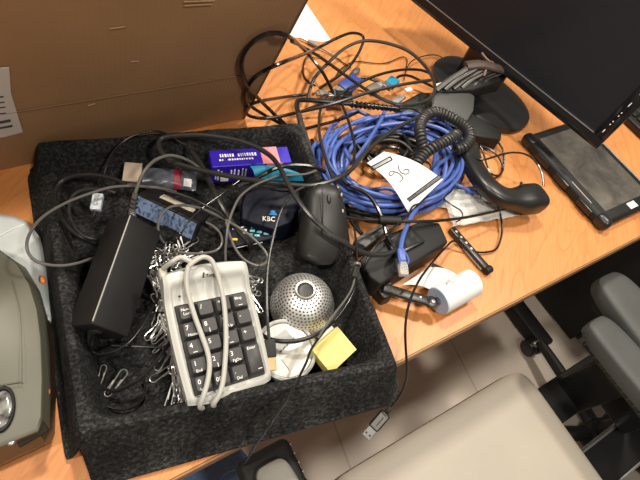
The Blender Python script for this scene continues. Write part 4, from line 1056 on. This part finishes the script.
MB().tube(px([(354, 228, .815), (356, 240, .822), (357, 255, .828), (357.5, 270, .828), (354.5, 285, .826), (348, 300, .824), (340, 312, .822), (330, 324, .820), (319, 338, .818), (311, 350, .816), (306, 363, .815), (298, 379, .816), (289, 396, .818), (279, 411, .821), (269, 426, .818), (262, 436, .795), (254, 447, .76), (247, 460, .70), (241, 467, .64), (233, 470, .575), (224, 475, .535), (219, 480, .515)]), .0014, 8).build('cord', CABLE, th)
MB().tube(px([(356, 273, .832), (352, 288, .830), (345, 300, .828), (336, 312, .826), (327, 324, .823), (318, 338, .82)]), .0012, 8).build('doubled_strand', CABLEL, th)
MB().tube(px([(356.5, 268, .832), (354, 278, .832)]), .0042, 8, smooth=False).build('plug_block', CABLEG, th)
MB().lathe([(.003, -.002), (.0052, -.0015), (.0052, .0015), (.003, .002)], T(P(357, 265, .830)) @ align(P(357, 255, .83)-P(357, 270, .83)), 12).build('cable_tie', CABLEL, th)
hu = thing('usb_cable', 'thin black cable hanging off the desk with a flat black plug', 'cable', P(400, 360, .7))
MB().tube(px([(496, 200, .765), (500, 213, .752), (502, 226, .748), (501, 238, .746), (496, 249, .745), (487, 252, .745), (477, 252, .7455), (466, 248, .750), (454, 241, .758), (446, 247, .768), (437, 257, .785), (428, 268, .80), (420, 279, .81), (413, 293, .812), (408, 308, .81), (405.5, 325, .80), (405.5, 343, .785), (406.5, 360, .765), (407, 375, .74), (404, 387, .715), (398, 398, .695), (391, 407, .68)]), .0016, 8).build('cord', CABLE, hu)
Mp, lp, _ = frame(P(390.5, 407.5, .680), P(364.5, 438, .655), P(398, 414, .68))
MB().box((lp*.2, .007, .006), Mp @ T((lp*.07, 0, 0)), .002, 2).build('strain_relief', BLACKM, hu)
MB().box((lp*.52, .016, .008), Mp @ T((lp*.43, 0, 0)), .003, 3).build('housing', BLACK, hu)
MB().box((lp*.40, .0115, .001), Mp @ T((lp*.45, 0, .0042)), .0003, 1).build('grey_face', mat('grey_plug_face', (.17, .165, .155), .45), hu)
MB().tube([Mp @ Vector((lp*.30, .001, .0049)), Mp @ Vector((lp*.56, .001, .0049))], .0006, 6, smooth=False).build('moulded_mark', BLACKINK, hu)
MB().box((lp*.28, .0125, .0048), Mp @ T((lp*.82, 0, 0)), .0004, 1).build('metal_shell', GREYM, hu)
for s in (-1, 1): MB().box((.0024, .0024, .0004), Mp @ T((lp*.86, s*.003, .0025))).build('shell_slot', BLACKINK, hu)
fc = thing('ferrite_cable', 'black cable with a cylinder ferrite core across the receipt printer', 'cable', P(390, 220, .8))
MB().tube(px([(338, 214, .80), (349, 217.5, .803), (362, 219.5, .805), (378, 220, .806), (400, 221, .806), (418, 221.5, .803), (436, 221, .797), (455, 219, .79), (471, 216.5, .783), (490, 212.5, .775), (505, 209, .768), (515, 205, .760), (522, 200, .752)]), .0022, 8).build('cord', CABLE, fc)
MB().tube(px([(379, 220, .806), (400, 221, .806)]), .0062, 14, smooth=False).build('ferrite_core', BLACKM, fc)
cable('thin_cord', 'thin black cord weaving from the paper tag over the printer', [(428, 196, .795), (420, 203, .80), (413, 206, .803), (408, 214, .805), (400, 222, .808), (390, 231, .808), (380, 241, .806), (371, 251, .80), (366, 262, .792), (364, 270, .785)], .0012, CABLE)
cable('thin_cord', 'thin black cord curling beside the clear bag and the coil', [(458, 178, .775), (452, 190, .775), (444, 198, .772), (452, 205, .77), (461, 211, .765), (462, 218, .762), (456, 222, .760)], .0011, CABLE)
rc_ = thing('ribbed_power_cord', 'thick black power cord with ribbed strain relief, bent by the tray corner', 'cable', P(330, 100, .78))
MB().tube(px([(312, 166, .79), (310, 152, .80), (306, 138, .803), (301, 122, .80), (297, 108, .795), (298, 101, .792), (306, 100, .79), (320, 101, .788), (338, 102.5, .787), (352, 104, .786)]), .0040, 10).build('cord', CABLE, rc_)
p0, p1 = P(350, 104, .786), P(397, 109, .780)
MB().tube([p0, p1], .0045, 12, smooth=False).build('sleeve', CABLE, rc_)
for k in range(11):
    p = p0.lerp(p1, (k+.5)/11)
    MB().lathe([(.0042, -.0013), (.0064-.0001*k, -.0009), (.0064-.0001*k, .0009), (.0042, .0013)], T(p) @ align(p1-p0), 14).build('rib', CABLEG, rc_)
b1 = MB()
pp = px([(312, 160, .798), (307, 143, .804), (302, 128, .803), (299, 115, .80)])
b1.tube(pp, .0046, 10); b1.build('wrapped_sleeve', mat('wrapped_black', (.03, .028, .026), .5, var=.5, scale=180), rc_)
cable('power_cable', 'black cable passing under the coil along the tray back corner', [(268, 128, .80), (282, 131, .80), (296, 131, .795), (312, 127, .785), (328, 123, .778), (345, 118, .772), (358, 112, .768)], .0024, CABLE)
cable('power_cable', 'short black cable across the teal top of the navy case', [(238, 186, .828), (247, 181.5, .832), (258, 177.5, .836), (271, 170.5, .838), (281, 167, .838), (290, 165.5, .838), (303, 165.5, .836), (315, 167.5, .832), (325, 172, .822)], .0027, CABLE)
cable('power_cable', 'thick black cable bending on the bare felt at the tray front left', [(104, 388, .760), (110, 391, .762), (118, 390, .766), (127, 386.5, .771), (136, 381.5, .776), (146, 373, .780), (155, 362.5, .784), (163, 352, .786), (172, 340, .786), (178, 332, .78)], .0020, CABLE)
cable('thin_cord', 'thin black cord in a loop on the felt at the tray front left', [(86, 382, .764), (92, 394, .758), (101, 403, .757), (112, 408.5, .757), (124, 409.5, .757), (136, 405.5, .757), (143, 398, .757), (145, 386, .759), (143, 376, .762)], .0011, CABLE)
cable('thin_cord', 'straight black cord from the large adapter to the keypad, lower of two', [(112, 345.5, .772), (130, 346, .776), (150, 347, .778), (168, 348, .778)], .0013, CABLE)
cable('thin_cord', 'straight black cord from the large adapter to the keypad, upper of two', [(120, 311.5, .772), (138, 312, .776), (155, 312.5, .778), (168, 313, .776)], .0013, CABLE)
cable('power_cable', 'dark grey cable arcing round the back left inside of the tray', [(108, 246, .785), (92, 242, .792), (82, 238, .80), (72, 231, .805), (64, 221, .81), (58, 208, .813), (55, 196, .815), (58, 186, .817), (66, 179, .82), (78, 175.5, .82), (92, 175, .82), (104, 176.5, .82), (115, 179.5, .82), (126, 184.5, .818)], .0026, CABLE)
cable('power_cable', 'grey cable curling beside the pale network plug', [(118, 240, .785), (108, 238, .79), (94, 239, .797), (81, 234, .802), (72, 222, .805), (69, 208, .808), (72, 197, .81), (80, 191, .812), (92, 189, .812), (105, 190, .81), (115, 193, .806)], .0017, CABLEG)
cable('thin_cord', 'thin dark cord climbing the back wall of the tray', [(97, 200, .775), (101, 188, .788), (104, 176, .80), (107, 165, .808), (112, 154, .818), (121, 143.5, .828), (133, 136, .832), (146, 132.5, .832), (158, 131.5, .83), (170, 136, .82), (182, 144, .81)], .0014, CABLE)
cable('power_cable', 'black curled cable end at the right of the blue-labelled adapter', [(206, 222, .80), (213, 226, .80), (220, 233, .798), (222, 243, .795), (217, 250, .79), (206, 253, .788), (192, 253.5, .787), (178, 252, .786)], .0015, CABLEL)

# ------------------------------------------------------------------ machine and plastic sheet at the left
lm_ = thing('label_machine', 'olive grey rounded machine cut by the left picture edge', 'machine', P(0, 370, DESK))
tp = [P(-75, 235, .80), P(-30, 240, .802), P(0, 250, .803), P(18, 264, .803), (P(30, 284, .803)), P(38, 310, .803), P(42, 340, .803), P(43.5, 380, .801), P(42.5, 420, .798), P(38, 431, .797), P(0, 447, .797), P(-60, 472, .797)]
md_ = [P(-75, 240, .775), P(-30, 243, .775), P(4, 253, .775), P(26, 268, .775), P(39, 290, .775), P(46, 318, .775), P(49.5, 350, .773), P(51, 390, .77), P(50, 430, .768), P(45, 443, .767), P(0, 464, .767), P(-60, 490, .767)]
bt_ = [p + Vector((.0, .004, -.026)) for p in md_]; bt_ = [Vector((p.x, p.y, DESK+.003)) for p in bt_]
cen = sum(tp, Vector())/len(tp)
ins = [cen.lerp(p, .97)+Vector((0, 0, .003)) for p in tp]
def skirt(lo, hi, idx):
    b = bmesh.new()
    for k in idx:
        n = (k+1) % len(lo); b.faces.new([b.verts.new(q) for q in (lo[k], lo[n], hi[n], hi[k])])
    bmesh.ops.remove_doubles(b, verts=b.verts, dist=1e-6); bmesh.ops.recalc_face_normals(b, faces=b.faces[:])
    return MB()._add(b)
mb = MB().sections([tp, ins]); mb._add(skirt(md_, tp, [11]+list(range(0, 8))).bm); mb.build('upper_shell', OLIVE, lm_, ang=50)
skirt(md_, tp, [8, 9, 10]).build('front_band', mat('brown_grey_band', (.075, .048, .026), .4), lm_, ang=50)
MB().sections([bt_, md_]).build('lower_shell', DBROWN, lm_, ang=50)
def ontop(x, y, z=.806): return P(x, y, z)
MB().super(.0085, .017, .003, T(P(2, 409, .803)) @ Matrix.Rotation(-.25, 4, 'Z'), .8, 1, 10, 24).build('lens', mat('cloudy_lens', (.20, .20, .19), .12, .3, var=.95, scale=110), lm_)
MB().lathe([(.9, -.001), (1.0, .002), (1.12, .002), (1.18, -.001)], T(P(2, 409, .803)) @ Matrix.Rotation(-.25, 4, 'Z') @ Matrix.Diagonal((.0092, .0182, 1, 1)), 32).build('lens_rim', BLACKM, lm_)
MB().tube([P(-40, 395, .8065), P(0, 386, .8065), P(22, 382.5, .8065), P(23, 384, .8065)], .0004, 6, smooth=False).build('seam', BLACKM, lm_)
MB().tube([P(22, 383, .8068), P(22, 350, .807), P(20, 310, .807), P(12, 280, .807)], .0003, 6).build('seam', mat('olive_seam', (.09, .085, .06), .6), lm_)
for x, y in ((11, 442), (28, 429)):
    MB().super(.0035, .0035, .0016, T(P(x, y, .796)), 1, 1, 8, 16).build('screw', GREYM, lm_)
MB().box((.026, .010, .004), frame(P(16, 444, .7905), P(42, 429, .7905), P(14, 436, .792))[0] @ T((.014, .0, .0)), .0015, 2).build('recess', mat('matt_recess', (.02, .016, .012), .9, spec=.1), lm_)
MB().super(.003, .005, .003, T(P(47, 391, .776)), 1, 1, 8, 14).build('indicator', mat('orange_indicator', (.62, .13, .05), .4), lm_)
MB().super(.003, .005, .003, T(P(43, 280, .782)), 1, 1, 8, 14).build('indicator', mat('bright_orange_indicator', (.75, .22, .03), .4), lm_)

ps = thing('plastic_cover', 'pale blue-white plastic cover between the machine and the tray', 'cover', P(15, 240, DESK))
tq = [P(-40, 216, .762), P(0, 213.5, .764), P(14, 216, .765), P(26, 221, .765), P(35, 231, .765), P(41, 246, .764), P(45, 268, .763), P(47, 295, .762), P(49, 320, .760), P(30, 330, .762), P(-40, 320, .762)]
bq_ = [Vector((p.x+.002, p.y+.003, DESK+.002)) for p in tq]; cq_ = sum(tq, Vector())/len(tq)
MB().sections([bq_, tq, [cq_.lerp(p, .82)+Vector((0, 0, .006)) for p in tq], [cq_.lerp(p, .4)+Vector((0, 0, .008)) for p in tq]]).build('shell', mat('pale_blue_white_plastic', (.55, .60, .60), .4, var=.12, scale=25), ps, ang=60)
MB().tube([P(-2, 237, .7725), P(12, 229, .7725), P(24, 224, .7705)], .0009, 6).build('fold_ridge', mat('white_fold', (.72, .74, .70), .5), ps)

# ------------------------------------------------------------------ chairs
ch = thing('office_chair', 'office chair with cream seat and grey arm pads at the desk front', 'chair', (.435, -.27, 0))
MB().super(.240, .245, .033, T((.439, -.258, .449)), .3, .14, 16, 96).build('seat', CREAM, ch)
MB().box((.30, .30, .03), T((.436, -.27, .405)), .01).build('seat_pan', BLACKM, ch)
MB().cyl(.028, .30, T((.436, -.36, .25)), 20).build('gas_lift', BLACKM, ch)
def star(par, hx, hy, a0):
    MB().lathe([(0, .12), (.04, .12), (.045, .08), (.04, .06), (0, .06)], T((hx, hy, 0)), 20).build('hub', BLACKM, par)
    for k in range(5):
        a = radians(a0+72*k); d = Vector((cos(a), sin(a), 0)); p = Vector((hx, hy, .095))
        MB().tube([p, p+d*.15+Vector((0, 0, -.005)), p+d*.285+Vector((0, 0, -.022))], .02, 10, radii=lambda t: .022-.008*t).build('base_leg', BLACKM, par)
        e = p+d*.285
        lg = MB().cyl(.027, .020, T((e.x-.012*d.y, e.y+.012*d.x, .0275)) @ align((-d.y, d.x, 0)), 20, bev=.004).cyl(.027, .020, T((e.x+.012*d.y, e.y-.012*d.x, .0275)) @ align((-d.y, d.x, 0)), 20, bev=.004).build('caster', BLACK, par)
        MB().box((.018, .030, .02), T((e.x, e.y, .055)) @ Matrix.Rotation(a, 4, 'Z'), .005).build('caster_hood', GREYM, lg)
star(ch, .436, -.36, 54)
# right arm: pad, ribbed edge, two brackets with grey rims
MB().super(.034, .135, .020, T((.728, -.142, .640)) @ Matrix.Rotation(radians(2), 4, 'Z'), .4, .45, 14, 36).build('arm_pad', PADG, ch)
MB().box((.052, .23, .02), T((.728, -.145, .617)), .006, 2).build('arm_pad_base', BLACKM, ch)
for k in range(16): MB().tube([(.6995+.0012*(k % 2), -.035-.013*k, .617), (.6995, -.038-.013*k, .634)], .002, 5, smooth=False).build('ribbing', CABLEG, ch)
MB().box((.030, .075, .20), T((.79, -.112, .50)), .006).build('arm_bracket', BLACK, ch)
for z, y in ((.41, -.108), (.40, -.245)):
    MB().box((.34, .078, .012), T((.76, y, z)), .003).build('arm_bracket', BLACKM, ch)
for y in (-.208, -.284): MB().box((.30, .006, .016), T((.80, y, .402)), .002).build('bracket_rim', GREYM, ch)
MB().box((.03, .075, .21), T((.90, -.245, .50)), .006).build('arm_bracket', BLACKM, ch)
# left arm
MB().super(.026, .12, .012, T((.113, -.075, .655)), .4, .4, 12, 36).build('arm_pad', mat('pale_grey_arm_inset', (.20, .195, .17), .6, var=.1, scale=20), ch)
MB().box((.074, .285, .032), T((.114, -.078, .634)), .010, 3).build('arm_pad_base', BLACKM, ch)
for k in range(18): MB().tube([(.152, .055-.012*k, .63), (.150, .052-.012*k, .648)], .0016, 5, smooth=False).build('ribbing', CABLEG, ch)
MB().box((.03, .08, .22), T((.12, -.10, .52)), .006).build('arm_bracket', BLACK, ch)
MB().box((.16, .078, .012), T((.175, -.10, .415)), .003).build('arm_bracket', BLACKM, ch)
MB().box((.40, .05, .50), T((.436, -.53, .78)) @ Matrix.Rotation(.2, 4, 'X'), .03, 3).build('backrest', CREAM, ch)

c2 = thing('office_chair', 'dark office chair with a broad grey arm pad at the right edge', 'chair', (1.06, -.27, 0))
MB().super(.046, .150, .022, T((.803, -.102, .648)) @ Matrix.Rotation(radians(-3), 4, 'Z'), .4, .5, 14, 40).build('arm_pad', PADG, c2)
MB().box((.065, .25, .022), T((.807, -.107, .622)), .008, 2).build('arm_pad_base', BLACKM, c2)
MB().box((.03, .07, .20), T((.84, -.19, .52)), .006).build('arm_bracket', BLACK, c2)
MB().super(.20, .23, .035, T((1.09, -.36, .455)), .35, .3, 14, 48).build('seat', mat('black_fabric', (.02, .02, .02), .9), c2)
MB().box((.06, .06, .012), T((.88, -.19, .415)), .003).build('arm_bracket', BLACK, c2)
MB().cyl(.028, .32, T((1.06, -.27, .26)), 20).build('gas_lift', BLACKM, c2)
star(c2, 1.06, -.27, 80)

bc_ = thing('seat_cushion', 'blue fabric seat cushion just below the desk edge at picture bottom', 'cushion', (.0, -.08, .30))
MB().super(.140, .21, .04, T((.0, -.07, .345)), .4, .3, 14, 40).build('cover', mat('blue_denim_fabric', (.10, .17, .33), .85, var=.15, scale=200), bc_)
MB().box((.22, .33, .02), T((.0, -.08, .306)), .006).build('underside', BLACKM, bc_)
MB().cyl(.03, .29, T((.0, -.08, .15)), 18).build('pedestal', BLACKM, bc_)
MB().cyl(.13, .02, T((.0, -.08, .011)), 32, bev=.004).build('foot_plate', BLACKM, bc_)

# ------------------------------------------------------------------ light
def lamp(name, loc, power, size, col, tgt=None, kind='AREA'):
    l = bpy.data.lights.new(name, kind); l.energy = power; l.color = col
    if kind == 'AREA': l.shape = 'DISK'; l.size = size
    else: l.shadow_soft_size = size
    o = bpy.data.objects.new(name, l); COL.objects.link(o); o.location = loc
    if tgt: o.rotation_euler = (Vector(tgt)-Vector(loc)).to_track_quat('-Z', 'Y').to_euler()
    return o
WARM = (1., .91, .79)
lamp('ceiling_light', (.55, 1.0, 2.65), 39, .2, WARM, (.4, .4, .7))
lamp('ceiling_light', (1.4, .2, 2.65), 29, .2, WARM, (.5, .2, .7))
lamp('ceiling_light', (.3, -1.0, 2.65), 28, .2, WARM, (.4, .3, .7))
lamp('ceiling_light', (-.9, .1, 2.65), 22, .2, WARM, (.2, .3, .7))
W = bpy.data.worlds.new('room_ambient'); S.world = W; W.use_nodes = True
W.node_tree.nodes['Background'].inputs[0].default_value = (1., .90, .80, 1); W.node_tree.nodes['Background'].inputs[1].default_value = .16

# ------------------------------------------------------------------ camera
cam = bpy.data.cameras.new('camera'); co = bpy.data.objects.new('camera', cam); COL.objects.link(co)
cam.sensor_width = 36; cam.lens = FPX/640*36; cam.clip_start = .01
def rot(v): return Vector((v[0]*cos(ROT)-v[1]*sin(ROT), v[0]*sin(ROT)+v[1]*cos(ROT), v[2]))
Rv, Uv, Fv = rot((1, 0, 0)), rot((0, sin(TH), cos(TH))), rot((0, cos(TH), -sin(TH)))
X = Rv*cos(RO) + Uv*sin(RO); Y = -Rv*sin(RO) + Uv*cos(RO); Zc = -Fv
co.matrix_world = Matrix(((X.x, Y.x, Zc.x, 0), (X.y, Y.y, Zc.y, 0), (X.z, Y.z, Zc.z, HC), (0, 0, 0, 1)))
S.camera = co
S.view_settings.view_transform = 'Standard'; S.view_settings.look = 'None'; S.view_settings.gamma = 1; S.view_settings.use_curve_mapping = False
S.view_settings.exposure = 0.0
